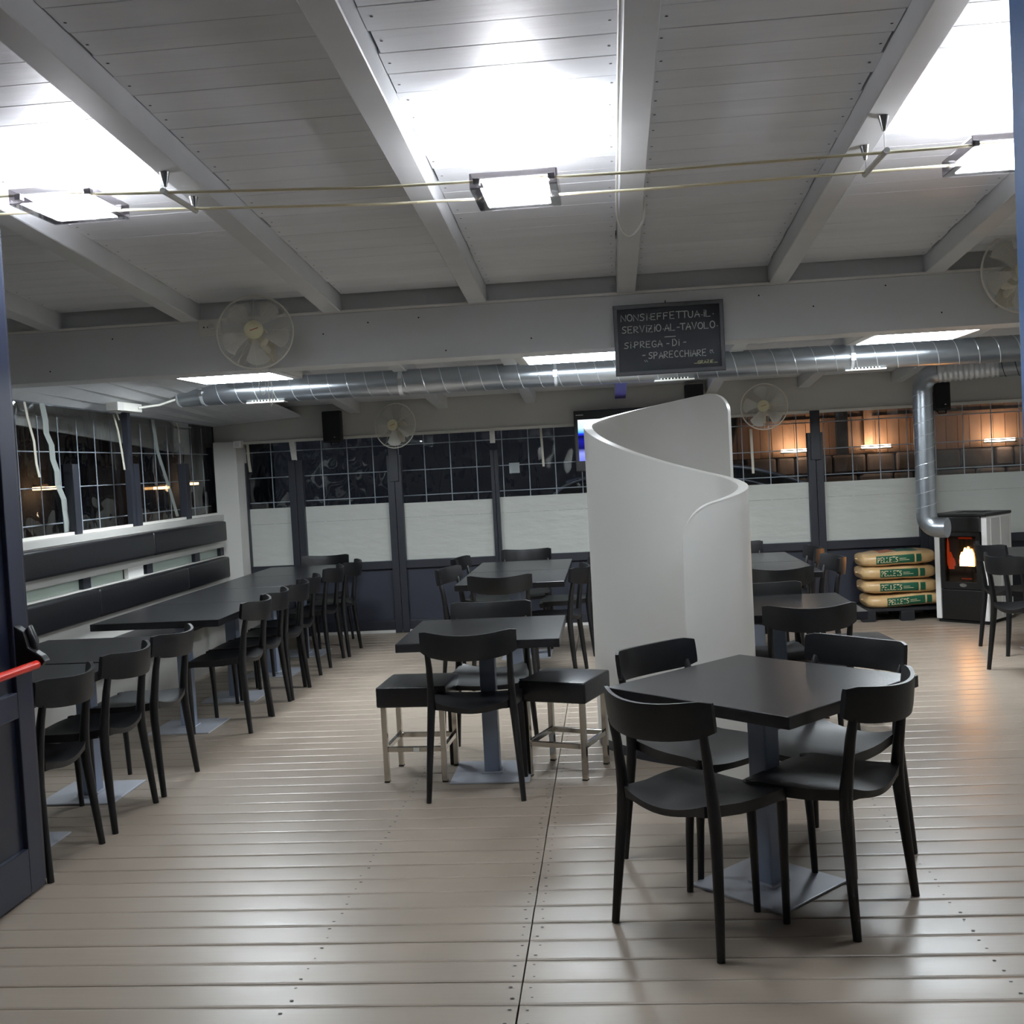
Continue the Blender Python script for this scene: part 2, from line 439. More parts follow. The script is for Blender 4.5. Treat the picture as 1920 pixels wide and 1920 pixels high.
# wire mesh outside the back windows, bar by bar
gm = thing('wire_mesh_fence','pale welded wire mesh outside the back windows','fence',(0,10.75,0))
for z in (.95,1.33,1.58,1.837): MB().tube([(-3.75,0,z),(XR,0,z)],.005,6).build('wire',"grille_wire",gm,smooth=60)
vme = MB().tube([(0,.006,.2),(0,.006,2.1)],.005,6).mesh('wire','grille_wire',smooth=60)
x = -3.609
while x < XR-.1: link('wire',vme,gm,(x,0,0)); x += .2587

# left wall
wl = sroot('wall_left','left wall, white boards below a glazed band')
WX = -3.72
box('lower_board','wall_white',wl,WX-.04,WX,2.6,10.3,0,.855)
box('middle_rail','wall_white',wl,WX-.04,WX,2.6,10.3,.935,1.195)
box('sill','sill_white',wl,WX-.10,WX+.012,2.6,10.42,1.195,1.247,bevel=.003)
for (y0,y1) in ((2.6,7.44),(8.15,8.43)): 
    if y0>8: box('white_block','edge_white',wl,WX-.035,WX-.002,y0,y1,.855,.935)
for y in (7.50,8.58,9.62,10.27): box('post','frame_dark',wl,WX-.06,WX-.012,y-.06,y+.055,.855,.935)
for (y0,y1) in ((2.6,7.44),(7.555,8.15),(8.635,9.56),(9.675,10.21)): box('film_pane','film_green',wl,WX-.052,WX-.046,y0,y1,.855,.935)
for (y0,y1) in ((2.7,7.43),(7.53,8.39),(8.55,9.50),(9.6,10.38)): box('upstand','white_plastic',wl,WX-.075,WX-.045,y0,y1,1.247,1.268)
for y in (7.48,8.50,9.55): box('post','frame_dark',wl,WX-.10,WX-.03,y-.045,y+.045,1.247,1.745,bevel=.004)
box('tall_post','frame_dark',wl,WX-.09,WX-.04,8.40,8.455,1.247,2.16,bevel=.003)
box('corner_post','frame_dark',wl,WX-.09,WX-.05,10.40,10.43,1.247,1.9)
box('clear_pane','clear_sheet',wl,WX-.102,WX-.100,2.6,10.42,1.25,2.17)
box('front_boards','wall_white',wl,WX-.12,WX-.02,YF,6.6,2.1,2.75)
box('near_boards','wall_white',wl,WX-.12,WX,YF,2.6,0,2.1)
gl = thing('wire_mesh_fence','pale welded wire mesh outside the left windows','fence',(-3.98,0,0))
for z in (.95,1.327,1.587,1.845): MB().tube([(0,5.0,z),(0,10.7,z)],.005,6).build('wire','grille_wire',gl,smooth=60)
vle = MB().tube([(.006,0,.2),(.006,0,2.1)],.005,6).mesh('wire','grille_wire',smooth=60)
y = 5.41
while y < 10.7: link('wire',vle,gl,(0,y,0)); y += .285
# walls out of view
struct(box('wall_right','wall_white',None,XR,XR+.1,YF,YB,0,3.3),'white right wall')
struct(box('wall_front','wall_white',None,XL,XR,YF-.1,YF,0,3.4),'white wall behind the camera')
struct(box('wall_left_upper','wall_white',None,XL-.05,XL,YF,YB,2.17,3.3),'white board above the left windows')

# ---------------------------------------------------------------- doors
d1 = sroot('door_1','tall dark navy door leaf standing open with a red panic bar')
DX = -2.30
box('stile','door_navy',d1,DX-.05,DX,4.00,4.107,.012,2.613,bevel=.004)
box('stile','door_navy',d1,DX-.05,DX,3.15,3.26,.012,2.613,bevel=.004)
for z0,z1 in ((.012,.19),(.70,.80),(2.49,2.613)): box('rail','door_navy',d1,DX-.05,DX,3.26,4.0,z0,z1,bevel=.004)
for z0,z1 in ((.19,.70),(.80,2.49)): box('panel','door_inner',d1,DX-.035,DX-.02,3.26,4.0,z0,z1)
box('edge_strip','frame_dark',d1,DX-.048,DX-.002,4.107,4.118,.03,2.60)
pb = MB().tube([(DX+.085,3.2,.905),(DX+.085,4.0,.905)],.017,14).build('panic_bar','red_bar',d1,smooth=50)
b = MB(); b.M = Matrix.Translation((DX,4.03,.93))
b.prism([(-.03,-.03),(.012,-.035),(.10,-.032),(.115,-.015),(.10,.006),(.05,.04),(.035,.10),(.0,.125),(-.0,.125)],-.022,.022)
b.v = [(DX+(x-DX), 4.03+(z-.93), .93+(y-4.03)) for x,y,z in b.v]
b.build('bar_bracket','black_plastic',d1,bevel=.006)
MB().tube([(DX+.01,4.05,1.0),(DX+.04,4.05,1.03),(DX+.055,4.045,.99),(DX+.06,4.04,.94)],[.02,.024,.02,.014],12).build('bar_latch','black_plastic',d1,smooth=60)
box('floor_bolt','steel',d1,DX-.03,DX-.01,4.107,4.125,.004,.03)
d2 = sroot('door_2','bright blue door leaf edge at the right')
box('stile','door_blue',d2,.838,.885,2.20,2.30,.012,2.75,bevel=.004)
box('stile','door_blue',d2,.838,.885,1.42,1.52,.012,2.75,bevel=.004)
for z0,z1 in ((.012,.2),(.95,1.06),(2.62,2.75)): box('rail','door_blue',d2,.84,.883,1.52,2.2,z0,z1)
for z0,z1 in ((.2,.95),(1.06,2.62)): box('panel','door_blue',d2,.852,.871,1.52,2.2,z0,z1)
# ---------------------------------------------------------------- chairs
def make_chair():
    t = thing('dining_chair','x','chair',group='black stackable dining chairs')
    def hw(v):
        y = -.205+.43*v
        w = .183+.034*min(1,max(0,(v)/.55))
        if v > .86: w -= .035*((v-.86)/.14)**2
        if v < .1: w -= .012*((.1-v)/.1)**2
        return w
    def top(u,v):
        x = (2*u-1)*hw(v); y = -.205+.43*v; q = abs(2*u-1)
        z = .458 - .016*(1-q*q)*(1-.4*v) + .016*q*q*max(0,1-v/.35)
        if v > .72: z -= .020*((v-.72)/.28)**2
        y -= .018*q**4*(1 if v > .9 else 0)
        y -= .02*(1-q*q)*max(0,1-v/.15)
        return (x,y,z)
    def bot(u,v):
        x,y,z = top(u,v); q = abs(2*u-1)
        return (x*.985,y*.985,z-.024-.014*q**6)
    MB().shell(14,12,top,bot).build('seat','chair_black',t,smooth=45)
    def bk(off):
        def f(u,v):
            x = (2*u-1)*.228; q = abs(2*u-1); dz = -.020*(1-q*q)
            z0b = .702+dz+.014*q**12; z1 = .822+dz-.012*q**14
            z = z0b+(z1-z0b)*v
            y = -.300+.100*q**2.1 - .012*v
            return (x*(1-off*.9*q), y+off*(1-.25*abs(2*v-1)**6), z)
        return f
    MB().shell(16,6,bk(.0095),bk(-.0095)).build('backrest','chair_black',t,smooth=50)
    for s in (-1,1):
        MB().tube([(s*.225,-.222,0),(s*.214,-.205,.18),(s*.2,-.188,.38),(s*.194,-.186,.455),(s*.192,-.195,.54),(s*.192,-.208,.64),(s*.195,-.222,.705),(s*.197,-.226,.728)],
                  [.0125,.0155,.0185,.020,.017,.015,.0135,.0075],10,flat=1.15).build('leg','chair_black',t,smooth=60)
        MB().tube([(s*.207,.150,0),(s*.203,.156,.2),(s*.196,.166,.40),(s*.19,.165,.452)],[.012,.0145,.018,.018],10).build('leg','chair_black',t,smooth=60)
    return t
chair0 = make_chair()
first = [True]
def chair(x, y, face, label):
    """(x,y): midpoint of the two rear feet, face: direction angle (deg, 0 = +X) the sitter looks"""
    a = rad(face); rz = a-math.pi/2
    ox, oy = x+.222*math.cos(a), y+.222*math.sin(a)
    if first[0]:
        first[0] = False; chair0.location = (ox,oy,0); chair0.rotation_euler = (0,0,rz); chair0['label'] = label; return chair0
    return dup(chair0,(ox,oy,0),rz,label)

# ---------------------------------------------------------------- tables
TZ = .745
def make_table(w, d):
    t = thing('dining_table','x','table',group='black square pedestal tables')
    tp = MB().box(-w/2,w/2,-d/2,d/2,TZ-.042,TZ).build('table_top','table_black',t,bevel=.002,seg=1)
    MB().box(-.04,.04,-.04,.04,.012,TZ-.042).build('column','column_grey',t,bevel=.006)
    b = MB(); b.box(-.2,.2,-.2,.2,0,.008)
    b.build('base_plate','base_grey',t,bevel=.003)
    MB().box(-.055,.055,-.055,.055,.008,.016).build('base_collar','base_grey',t,bevel=.003)
    MB().box(-.17,.17,-.02,.02,TZ-.052,TZ-.042).build('top_bracket','frame_dark',t)
    return t
tabs = {}
def table(x,y,rz,label,w=.79,d=.79):
    k = (w,d)
    if k not in tabs:
        tabs[k] = make_table(w,d); t = tabs[k]; t.location = (x,y,0); t.rotation_euler = (0,0,rad(rz)); t['label'] = label; return t
    return dup(tabs[k],(x,y,0),rad(rz),label)
table(.515,4.0,46,'black square table set diagonally in front of the white curved screen')
table(-.66,5.55,0,'black square table flanked by two chrome legged stools')
table(-2.72,4.55,0,'near black table against the left wall, mostly hidden behind the open door')
table(-2.72,5.37,0,'black table by the left wall, second from the open door')
for i,(y,l) in enumerate(((6.79,'nearest black table of the long row under the wall cushions'),(7.69,'second black table in the long row under the wall cushions'),
                          (8.59,'third black table in the long row under the wall cushions'),(9.49,'farthest black table of the long row, next to the corner column'))):
    table(-2.76,y,0,l,.80,.894)
table(-.73,8.11,0,'near half of the joined pair of tables behind the stool table',.78,.88)
table(-.73,9.00,0,'far half of the joined pair of tables near the back windows',.78,.88)
table(.88,6.03,0,'black table standing beside the white curved screen')
table(1.03,7.98,0,'near one of the two joined tables behind the curved screen',.79,.80)
table(1.03,8.79,0,'far one of the two joined tables, below the window behind the curved screen',.79,.80)
table(3.24,8.33,0,'black table in front of the pellet stove at the right edge',.80,.80)
table(3.24,7.52,0,'black table at the far right edge, nearer than the stove table',.80,.80)

chair(.115,3.53,46,'black chair nearest the viewer at the diagonal table, seen from behind on the left')
chair(.86,3.69,142,'black chair at the near right side of the diagonal table')
chair(.155,4.45,-45,'black chair behind the diagonal table, back against the curved screen')
chair(.95,4.44,-136,'black chair behind the right corner of the diagonal table')
chair(-.69,5.06,90,'black chair on the near side of the table with the stools')
chair(-.69,6.10,-90,'black chair on the far side of the table with the stools')
for y,l in ((4.37,'black chair nearest the open navy door'),(4.95,'second black chair from the open navy door'),(5.50,'third black chair from the open navy door')):
    chair(-2.30,y,180,l)
for x,y,a,l in ((-2.28,6.79,180,'first chair along the long cushion row, turned slightly out'),(-2.30,7.25,180,'second chair along the long cushion row'),
              (-2.29,7.73,180,'third chair along the long cushion row'),(-2.33,8.20,180,'fourth chair along the long cushion row'),
              (-2.33,8.96,180,'fifth chair along the long cushion row'),(-2.29,9.45,180,'last chair along the long cushion row, nearest the back wall')):
    chair(x,y,a,l)
chair(-2.72,10.24,-90,'black chair at the head of the long row with its back to the window')
chair(-.79,7.62,90,'black chair on the near side of the joined tables behind the stool table')
chair(-.77,9.88,-90,'black chair at the far end of the joined tables, back to the windows')
chair(-1.25,8.33,-12,'black chair at the left of the joined middle tables, nearer of two')
chair(-1.27,9.25,-6,'black chair at the left of the joined middle tables, farther of two')
chair(-.26,8.08,172,'black chair at the right of the joined middle tables, nearer of two')
chair(-.17,9.05,180,'black chair at the right of the joined middle tables, beside the screen edge')
chair(.96,5.50,90,'black chair in front of the table beside the curved screen')
chair(.86,6.47,-90,'black chair behind the table beside the curved screen')
chair(1.09,7.32,90,'black chair at the near end of the joined tables behind the curved screen')
chair(1.08,9.62,-90,'black chair at the far end of the joined tables, below the window')
chair(1.56,7.98,184,'black chair at the right of the joined tables, nearer of two facing left')
chair(1.56,8.75,180,'black chair at the right of the joined tables, farther of two facing left')
chair(2.60,7.53,13,'black chair at the right edge pushed to the near stove-side table')
chair(2.81,8.42,6,'black chair in front of the pellet stove fire')

# ---------------------------------------------------------------- stools
def make_stool():
    t = thing('stool','x','stool',group='square black stools with chrome legs')
    def seat():
        b = MB(); b.box(-.18,.18,-.18,.18,.385,.49); return b
    se = seat().build('seat_cushion','stool_vinyl',t,bevel=.012,seg=3,smooth=40)
    for zz in (.482,):
        MB().tube([(-.172,-.172,zz),(.172,-.172,zz),(.172,.172,zz),(-.172,.172,zz)],.004,6,closed=True).build('piping','stool_vinyl',se)
    for sx in (-1,1):
        for sy in (-1,1):
            l = MB().box(sx*.15-.0135,sx*.15+.0135,sy*.15-.0135,sy*.15+.0135,.006,.385).build('leg','chrome',t,bevel=.003)
            MB().box(sx*.15-.0135,sx*.15+.0135,sy*.15-.0135,sy*.15+.0135,0,.006).build('foot_cap','black_plastic',l)
    for s in (-1,1):
        MB().box(-.1365,.1365,s*.15-.010,s*.15+.010,.155,.18).build('stretcher','chrome',t,bevel=.002)
        MB().box(s*.15-.010,s*.15+.010,-.1365,.1365,.155,.18).build('stretcher','chrome',t,bevel=.002)
    return t
st0 = make_stool(); st0.location = (-.27,5.56,0); st0.rotation_euler = (0,0,rad(-20)); st0['label'] = 'black square stool with chrome legs, right of the middle table next to the curved screen'
st1 = dup(st0,(-1.03,5.57,0),rad(-3),'black square stool with chrome legs, left of the middle table')
st2 = dup(st0,(1.37,6.36,0),rad(4),'black square stool with chrome legs behind the diagonal table, right of the screen-side table')
MB().box(-.005,.025,-.1615,-.1602,.158,.177).build('sticker','paper',st1)

# ---------------------------------------------------------------- white curved screen
def catmull(P, n):
    out = []
    for i in range(len(P)-1):
        p0 = P[max(i-1,0)]; p1 = P[i]; p2 = P[i+1]; p3 = P[min(i+2,len(P)-1)]
        for k in range(n):
            t = k/n
            out.append(tuple(.5*((2*b)+(-a+c)*t+(2*a-5*b+4*c-d)*t*t+(-a+3*b-3*c+d)*t**3) for a,b,c,d in zip(p0,p1,p2,p3)))
    out.append(tuple(P[-1])); return out
SP = [(.735,6.60,1.95),(.52,6.70,1.925),(.28,6.69,1.885),(.07,6.55,1.84),(-.06,6.34,1.80),(-.098,6.12,1.765),(-.04,5.93,1.70),(.10,5.74,1.625),
      (.28,5.60,1.555),(.45,5.50,1.50),(.58,5.40,1.46),(.635,5.27,1.425),(.60,5.15,1.395),(.50,5.08,1.365),(.40,5.055,1.345),(.325,5.055,1.33)]
def make_screen():
    t = thing('curved_screen','tall white S shaped partition screen with a descending curved top','screen',(0,0,0))
    pts = catmull(SP,8); P = [Vector((x,y)) for x,y,z in pts]; n = len(pts); H = .022
    S = [0]
    for i in range(1,n): S.append(S[-1]+(P[i]-P[i-1]).length)
    L = S[-1]
    def topz(i):
        z = pts[i][2]
        for d,r in ((S[i],.13),(L-S[i],.15)):
            if d < r: z -= r-math.sqrt(max(0,r*r-(r-d)**2))
        return z
    tot = []
    # insert extra samples near both ends for the rounded corners
    samples = sorted(set([round(L*i/120,4) for i in range(121)]+[round(.13*(k/10)**2,4) for k in range(11)]+[round(L-.15*(k/10)**2,4) for k in range(11)]))
    def at(s):
        s = min(max(s,0),L)
        for i in range(n-1):
            if S[i+1] >= s-1e-9:
                f = (s-S[i])/max(1e-9,S[i+1]-S[i]); p = P[i].lerp(P[i+1],f); z = pts[i][2]*(1-f)+pts[i+1][2]*f; break
        for d,r in ((s,.13),(L-s,.15)):
            if d < r: z -= r-math.sqrt(max(0,r*r-(r-d)**2))
        return p,z
    A = [at(s) for s in samples]; m = len(A)
    N = []
    for i in range(m):
        d = A[min(i+1,m-1)][0]-A[max(i-1,0)][0]; d.normalize(); N.append(Vector((-d.y,d.x)))
    def ring(z0s, z1s, h, name, mt, cap=True):
        vs = []; fs = []
        for i in range(m):
            p,_ = A[i]; nn = N[i]
            for sgn,z in ((1,z0s(i)),(1,z1s(i)),(-1,z1s(i)),(-1,z0s(i))):
                q = p+nn*(sgn*h); vs.append((q.x,q.y,z))
        for i in range(m-1):
            for k in range(4):
                fs.append((i*4+k,i*4+(k+1)%4,(i+1)*4+(k+1)%4,(i+1)*4+k))
        fs.append((0,1,2,3)); fs.append(((m-1)*4+3,(m-1)*4+2,(m-1)*4+1,(m-1)*4))
        return MB().add(vs,fs).build(name,mt,t,smooth=35)
    ring(lambda i:.055, lambda i:A[i][1]-.004, H, 'panel','curve_white')
    ring(lambda i:A[i][1]-.004, lambda i:A[i][1], H+.0012, 'edge_band','edge_white')
    ring(lambda i:0, lambda i:.055, H-.004, 'plinth','frame_dark')
make_screen()

# ---------------------------------------------------------------- wall cushions and bench on the left
def cushion(y0,y1,z0,z1,label):
    o = MB().box(WX+.014,WX+.10,y0,y1,z0,z1).build('wall_cushion','vinyl',None,bevel=.022,seg=3,smooth=50)
    tag(o,label,'cushion','padded black wall cushions'); 
    return o
cushion(4.6,8.44,1.005,1.192,'upper black wall cushion under the window sill, near half')
cushion(8.446,10.11,1.005,1.192,'upper black wall cushion ending at the corner column')
cushion(4.4,7.45,.652,.852,'lower black wall cushion behind the nearest tables')
cushion(7.456,9.10,.652,.852,'lower black wall cushion in the middle of the left wall')
cushion(9.106,10.14,.652,.852,'lower black wall cushion ending at the corner column')
be = thing('wall_bench','low white bench along the left wall under the cushions','bench',(0,0,0))
box('bench_base','wall_white',be,WX+.002,-3.34,4.0,10.2,0,.40)
box('bench_seat','vinyl',be,WX+.002,-3.30,4.0,10.2,.40,.455,bevel=.012)
# ---------------------------------------------------------------- ceiling lamps on cables
def cable_z(x):
    pts = [(-3.85,2.70),(-2.2,2.682),(-1.5,2.645),(-.8,2.61),(.17,2.594),(1.28,2.598),(2.6,2.62),(4.45,2.66)]
    for (a,za),(b,zb) in zip(pts,pts[1:]):
        if x <= b: return za+(zb-za)*(x-a)/(b-a)
    return pts[-1][1]
for yy,l in ((3.99,'cream lamp cable nearer the viewer, strung across under the rafters'),(4.25,'cream lamp cable farther from the viewer, strung across under the rafters')):
    xs = [XL+(XR-XL)*i/60 for i in range(61)]
    tag(MB().tube([(x,yy,cable_z(x)) for x in xs],.0055,8).build('lamp_cable','cable_cream',None,smooth=60),l,'cable','lamp cables')
def make_lamp(x, label):
    z = cable_z(x); t = thing('cable_lamp',label,'lamp',(x,4.12,z),0,'square glass lamps on the cables')
    W, D, h = .155, .17, .034
    for s in (-1,1):
        box('side_glass','smoked_glass',t,-W,W,s*D-.003,s*D+.003,-h,h*.6)
        box('side_glass','smoked_glass',t,s*W-.003,s*W+.003,-D+.003,D-.003,-h,h*.6)
    bt = MB(); bt.box(-W,W,-D,D,-h-.004,-h)
    bt.build('bottom_glass','lamp_glass',t)
    fr = MB()
    fr.box(-W,-W+.035,-D,D,-h,-h+.003); fr.box(W-.035,W,-D,D,-h,-h+.003); fr.box(-W+.035,W-.035,D-.03,D,-h,-h+.003); fr.box(-W+.035,W-.035,-D,-D+.015,-h,-h+.003)
    fr.build('glass_border','smoked_glass',t)
    # reflector dish: opaque to the sides, frosted below
    def dish(o):
        def f(u,v):
            a = 2*u-1; c = 2*v-1
            return (a*(W-.034), c*(D-.024)+.006, -h+.010+.030*max(abs(a)**4,abs(c)**4)+o)
        return f
    MB().shell(10,10,dish(0),dish(.003)).build('reflector','edge_white',t,smooth=50)
    box('diffuser','diffuser_glow',t,-W+.036,W-.036,-D+.018,D-.032,-h+.0035,-h+.006)
    MB().tube([(-.06,0,-.002),(.06,0,-.002)],.006,10).build('halogen_tube','tube_glow',t,smooth=60)
    for s in (-1,1):
        box('terminal','steel',t,s*(W-.02)-.012,s*(W-.02)+.012,-D+.02,-D+.05,-.012,.012,bevel=.003)
        box('terminal','steel',t,s*(W-.02)-.012,s*(W-.02)+.012,D-.05,D-.02,-.012,.012,bevel=.003)
    ld = bpy.data.lights.new('lamp_uplight','AREA'); ld.shape = 'RECTANGLE'; ld.size = .20; ld.size_y = .16; ld.energy = UPLIGHT_W; ld.color = (.89,.96,1.06); ld.spread = rad(126)
    lo = bpy.data.objects.new('uplight',ld); C.objects.link(lo); lo.parent = t; lo.location = (0,-.01,.02); lo.rotation_euler = (math.pi-rad(1),0,0)
make_lamp(-2.01,'square glass lamp on the cables, left, over the open door')
make_lamp(-.285,'square glass lamp on the cables in the middle of the ceiling')
make_lamp(1.46,'square glass lamp on the cables, right, cut by the blue door')
def hanger(x,label):
    t = thing('cable_hanger',label,'hanger',(x,0,0),0,'cable hangers on the rafters')
    z = cable_z(x)
    MB().tube([(0,3.96,z),(0,4.29,z)],.011,10).build('spacer_rod','white_plastic',t,smooth=60)
    for yy in (3.99,4.27):
        b = MB(); b.M = Matrix.Translation((0,yy,0)); b.lathe([(.006,zr(yy)-.052),(.020,zr(yy))],12); b.build('cone','steel',t,smooth=60)
        MB().tube([(0,yy,z),(0,yy,zr(yy)-.05)],.0012,5).build('wire','steel',t)
hanger(-1.58,'chrome cable hanger with spacer rod on the left rafter')
hanger(1.02,'chrome cable hanger with spacer rod on the right rafter')
# power cable along the rafter with a loose loop
cp = [(.094,1.5,zr(1.5)+.02)]+[(.094,1.5+.2*i,zr(1.5+.2*i)+.02) for i in range(1,17)]+[(.096,4.86,zr(4.86)-.01),(.108,4.92,zr(4.9)-.045),(.135,4.95,zr(4.9)-.078),(.165,4.95,zr(4.9)-.078),(.195,4.92,zr(4.9)-.05),(.214,4.88,zr(4.9)-.01),(.216,4.82,zr(4.82)+.05)]
tag(MB().tube(catmull(cp,4),.0055,8).build('power_cable','white_plastic',None,smooth=60),'white power cable clipped along the middle rafter with a hanging loop','cable')

# fluorescent ceiling panels behind the beam
def panel(x,label):
    y0,y1 = 7.42,8.02; t = thing('ceiling_panel_light',label,'light',(x,0,0),0,'fluorescent panels behind the beam')
    zt = zr(y1)-.002; zb = zt-.07
    hx = .40
    b = MB(); b.box(-hx,hx,y0,y1,zb+.004,zt); b.build('housing','white_plastic',t,bevel=.004)
    for s in (-1,1): box('end_cap','stove_rib',t,s*(hx-.035)-.035,s*(hx-.035)+.035,y0+.005,y1-.005,zb-.004,zb+.004)
    for k in range(2): box('diffuser','panel_glow',t,-hx+.072,hx-.072,y0+.012+k*.292,y0+.296+k*.292-.006,zb-.006,zb+.003)
    for sx in (-.3,.3): MB().tube([(sx,(y0+y1)/2-.2,zt-.01),(sx,(y0+y1)/2-.2,zc((y0+y1)/2-.2)+.01)],.006,6).build('hanger_rod','steel',t)
panel(-2.62,'glowing ceiling panel above the left end of the duct')
panel(-.20,'glowing ceiling panel above the duct beside the chalkboard')
panel(2.13,'glowing ceiling panel above the duct at the right')

# ---------------------------------------------------------------- duct and its fittings
DA, DB = Vector((-3.34,8.46,2.272)), Vector((XR-.05,8.5,2.244))
duct = thing('ventilation_duct','galvanised spiral ventilation duct hanging across the room','duct')
dd = (DB-DA); DLen = dd.length; dd.normalize(); R = .098
dn = Vector((0,0,1)); dn = (dn-dd*dn.dot(dd)).normalized(); dw = dd.cross(dn)
MB().tube([DA,DB],R,40).build('pipe','zinc',duct,smooth=50)
def helix(A, d, n, w, R, L, pitch, s0=0):
    out = []; k = 0; N = int(L/pitch*28)
    for i in range(N+1):
        s = s0+(L-s0)*i/N; a = 2*math.pi*s/pitch; out.append(A+d*s+n*(R*math.cos(a))+w*(R*math.sin(a)))
    return out
MB().tube(helix(DA,dd,dn,dw,R+.0008,DLen,.148,.16),.0026,5).build('spiral_seam','zinc_seam',duct,smooth=60)
def duct_ring(s, w, r, name, m, parent):
    b = MB(); q = DA+dd*s
    rot = Matrix(((dn.x,dw.x,dd.x,q.x),(dn.y,dw.y,dd.y,q.y),(dn.z,dw.z,dd.z,q.z),(0,0,0,1))); b.M = rot
    b.lathe([(R-.004,-w/2),(r,-w/2),(r,w/2),(R-.004,w/2)],40,caps=False); return b.build(name,m,parent,smooth=40)
duct_ring(.004,.012,R+.004,'end_rim','zinc_seam',duct)
duct_ring(2.30,.012,R+.003,'joint_seam','zinc',duct)
for s in (.20,1.78,2.98,5.2,6.6):
    q = DA+dd*s
    c1 = duct_ring(s,.022 if s!=1.78 else .03,R+(.005 if s!=1.78 else .010),'clamp','zinc_seam',duct)
    MB().tube([q+Vector((0,0,R)),Vector((q.x,q.y,zr(q.y)+.03))],.005,8).build('clamp_rod','steel',c1)
    MB().bar(q+dn*(.02)-Vector((0,R+.012,0)),q+dn*(-.03)-Vector((0,R+.012,0)),.03,.012,up=(0,1,0)).build('clamp_screw','steel',c1)
for s in (.70,3.88,5.30):
    q = DA+dd*s
    g = MB().box(q.x-.15,q.x+.15,q.y-.055,q.y+.055,q.z-R-.006,q.z-R+.004).build('air_vent','white_plastic',duct)
    fr = MB()
    fr.box(q.x-.105,q.x+.105,q.y-.052,q.y-.030,q.z-R-.004,q.z-R+.022); fr.build('vent_face','white_plastic',g)
    for i in range(8): box('vent_slot','roof_dark',g,q.x-.094+i*.025,q.x-.081+i*.025,q.y-.0535,q.y-.0515,q.z-R+.003,q.z-R+.015)
# junction box and tube from the left window soffit to the duct
jb = thing('junction_box','small white junction box on the left soffit','box',(-3.60,8.0,0))
zj = zs(-3.60,8.0)
box('body','white_plastic',jb,-.045,.045,-.20,.22,zj-.075,zj-.012,bevel=.004)
box('cap','stove_rib',jb,-.046,.046,-.205,-.10,zj-.077,zj-.015,bevel=.004)
tag(MB().tube([(-3.555,8.15,zj-.045),(-3.45,8.3,zj-.02),(-3.33,8.40,zj+.03)],.010,8).build('conduit','white_plastic',None,smooth=60),'white conduit running from the junction box to the duct end','conduit')

# stove flue
flue = thing('stove_flue','galvanised stove pipe rising from the pellet stove and bending right','pipe')
FX,FY,FR = 2.655,9.48,.080
def arc(c, r, a0, a1, u, v, n=10):
    return [Vector(c)+Vector(u)*(r*math.cos(a0+(a1-a0)*i/n))+Vector(v)*(r*math.sin(a0+(a1-a0)*i/n)) for i in range(n+1)]
MB().tube([(FX,FY,.97),(FX,FY,2.02)],FR,28).build('pipe','zinc',flue,smooth=50)
A0 = Vector((FX,FY,.97)); MB().tube(helix(A0,Vector((0,0,1)),Vector((1,0,0)),Vector((0,1,0)),FR+.0006,1.05,.118),.0022,5).build('spiral_seam','zinc_seam',flue,smooth=60)
hd = Vector((.93,-.37,0)).normalized()
MB().tube([(FX,FY,2.0)]+arc((FX+hd.x*.13,FY+hd.y*.13,2.03),.13,math.pi,math.pi/2,hd,(0,0,1),8),FR+.003,28).build('elbow','zinc',flue,smooth=50)
s0 = Vector((FX,FY,2.16))+hd*.13; e0 = Vector((XR-.1,FY+hd.y*1.2,2.16))
e0 = s0+Vector((1.5,-.55,.03))
fp = []; fr_ = []
for i in range(97):
    fp.append(s0.lerp(e0,i/96*.30)); fr_.append(FR+.001+.005*math.sin(i/96*math.pi*2*12))
MB().tube(fp,fr_,28).build('flexible_pipe','flex_alu',flue,smooth=80)
s1 = s0.lerp(e0,.29); MB().tube([s1,e0],FR+.004,28).build('upper_pipe','zinc',flue,smooth=50)
fd = (e0-s1); fl = fd.length; fd.normalize(); fn = (Vector((0,0,1))-fd*fd.z).normalized(); fw_ = fd.cross(fn)
MB().tube(helix(s1,fd,fn,fw_,FR+.0048,fl,.10),.003,5).build('spiral_seam','roof_dark',flue,smooth=60)
ed = Vector((.80,-.6,0)).normalized()
MB().tube([(FX,FY,1.0)]+arc((FX+ed.x*.1,FY+ed.y*.1,.97),.1,math.pi,1.5*math.pi,ed,(0,0,1),8)+[Vector((FX,FY,.87))+ed*.17],FR+.004,28).build('elbow','zinc',flue,smooth=50)

# ---------------------------------------------------------------- pellet stove
stove = thing('pellet_stove','black and white pellet stove with a fire burning behind glass','stove',(3.175,9.955,0),rad(-43))
# local: front face looks to -Y
HW, HD, SH = .19, .235, .95
box('body','stove_black',stove,-HW+.012,HW-.012,-HD+.015,HD,.02,.90,bevel=.004)
for s in (-1,1):
    sp = box('side_panel','stove_white',stove,s*(HW+.022)-.024,s*(HW+.022)+.024,-HD-.005,HD,.03,.93,bevel=.006)
    for k in range(2): box('side_rib','stove_rib',sp,s*(HW+.045)-.004,s*(HW+.045)+.004,-HD+.07+k*.19,-HD+.235+k*.19,.05,.91,bevel=.002)
top = box('top_plate','stove_black',stove,-HW-.05,HW+.05,-HD-.03,HD+.01,.93,.955,bevel=.006)
for k in range(3): box('top_slot','roof_dark',top,-.12+k*.09,-.06+k*.09,-.05,.12,.955,.957)
box('hood','stove_black',stove,-HW+.0,HW-.0,-HD-.035,-HD+.05,.80,.93,bevel=.01)
fd_ = MB(); fd_.box(-HW+.012,HW-.012,-HD-.012,-HD+.015,.30,.36); fd_.box(-HW+.012,HW-.012,-HD-.012,-HD+.015,.76,.80)
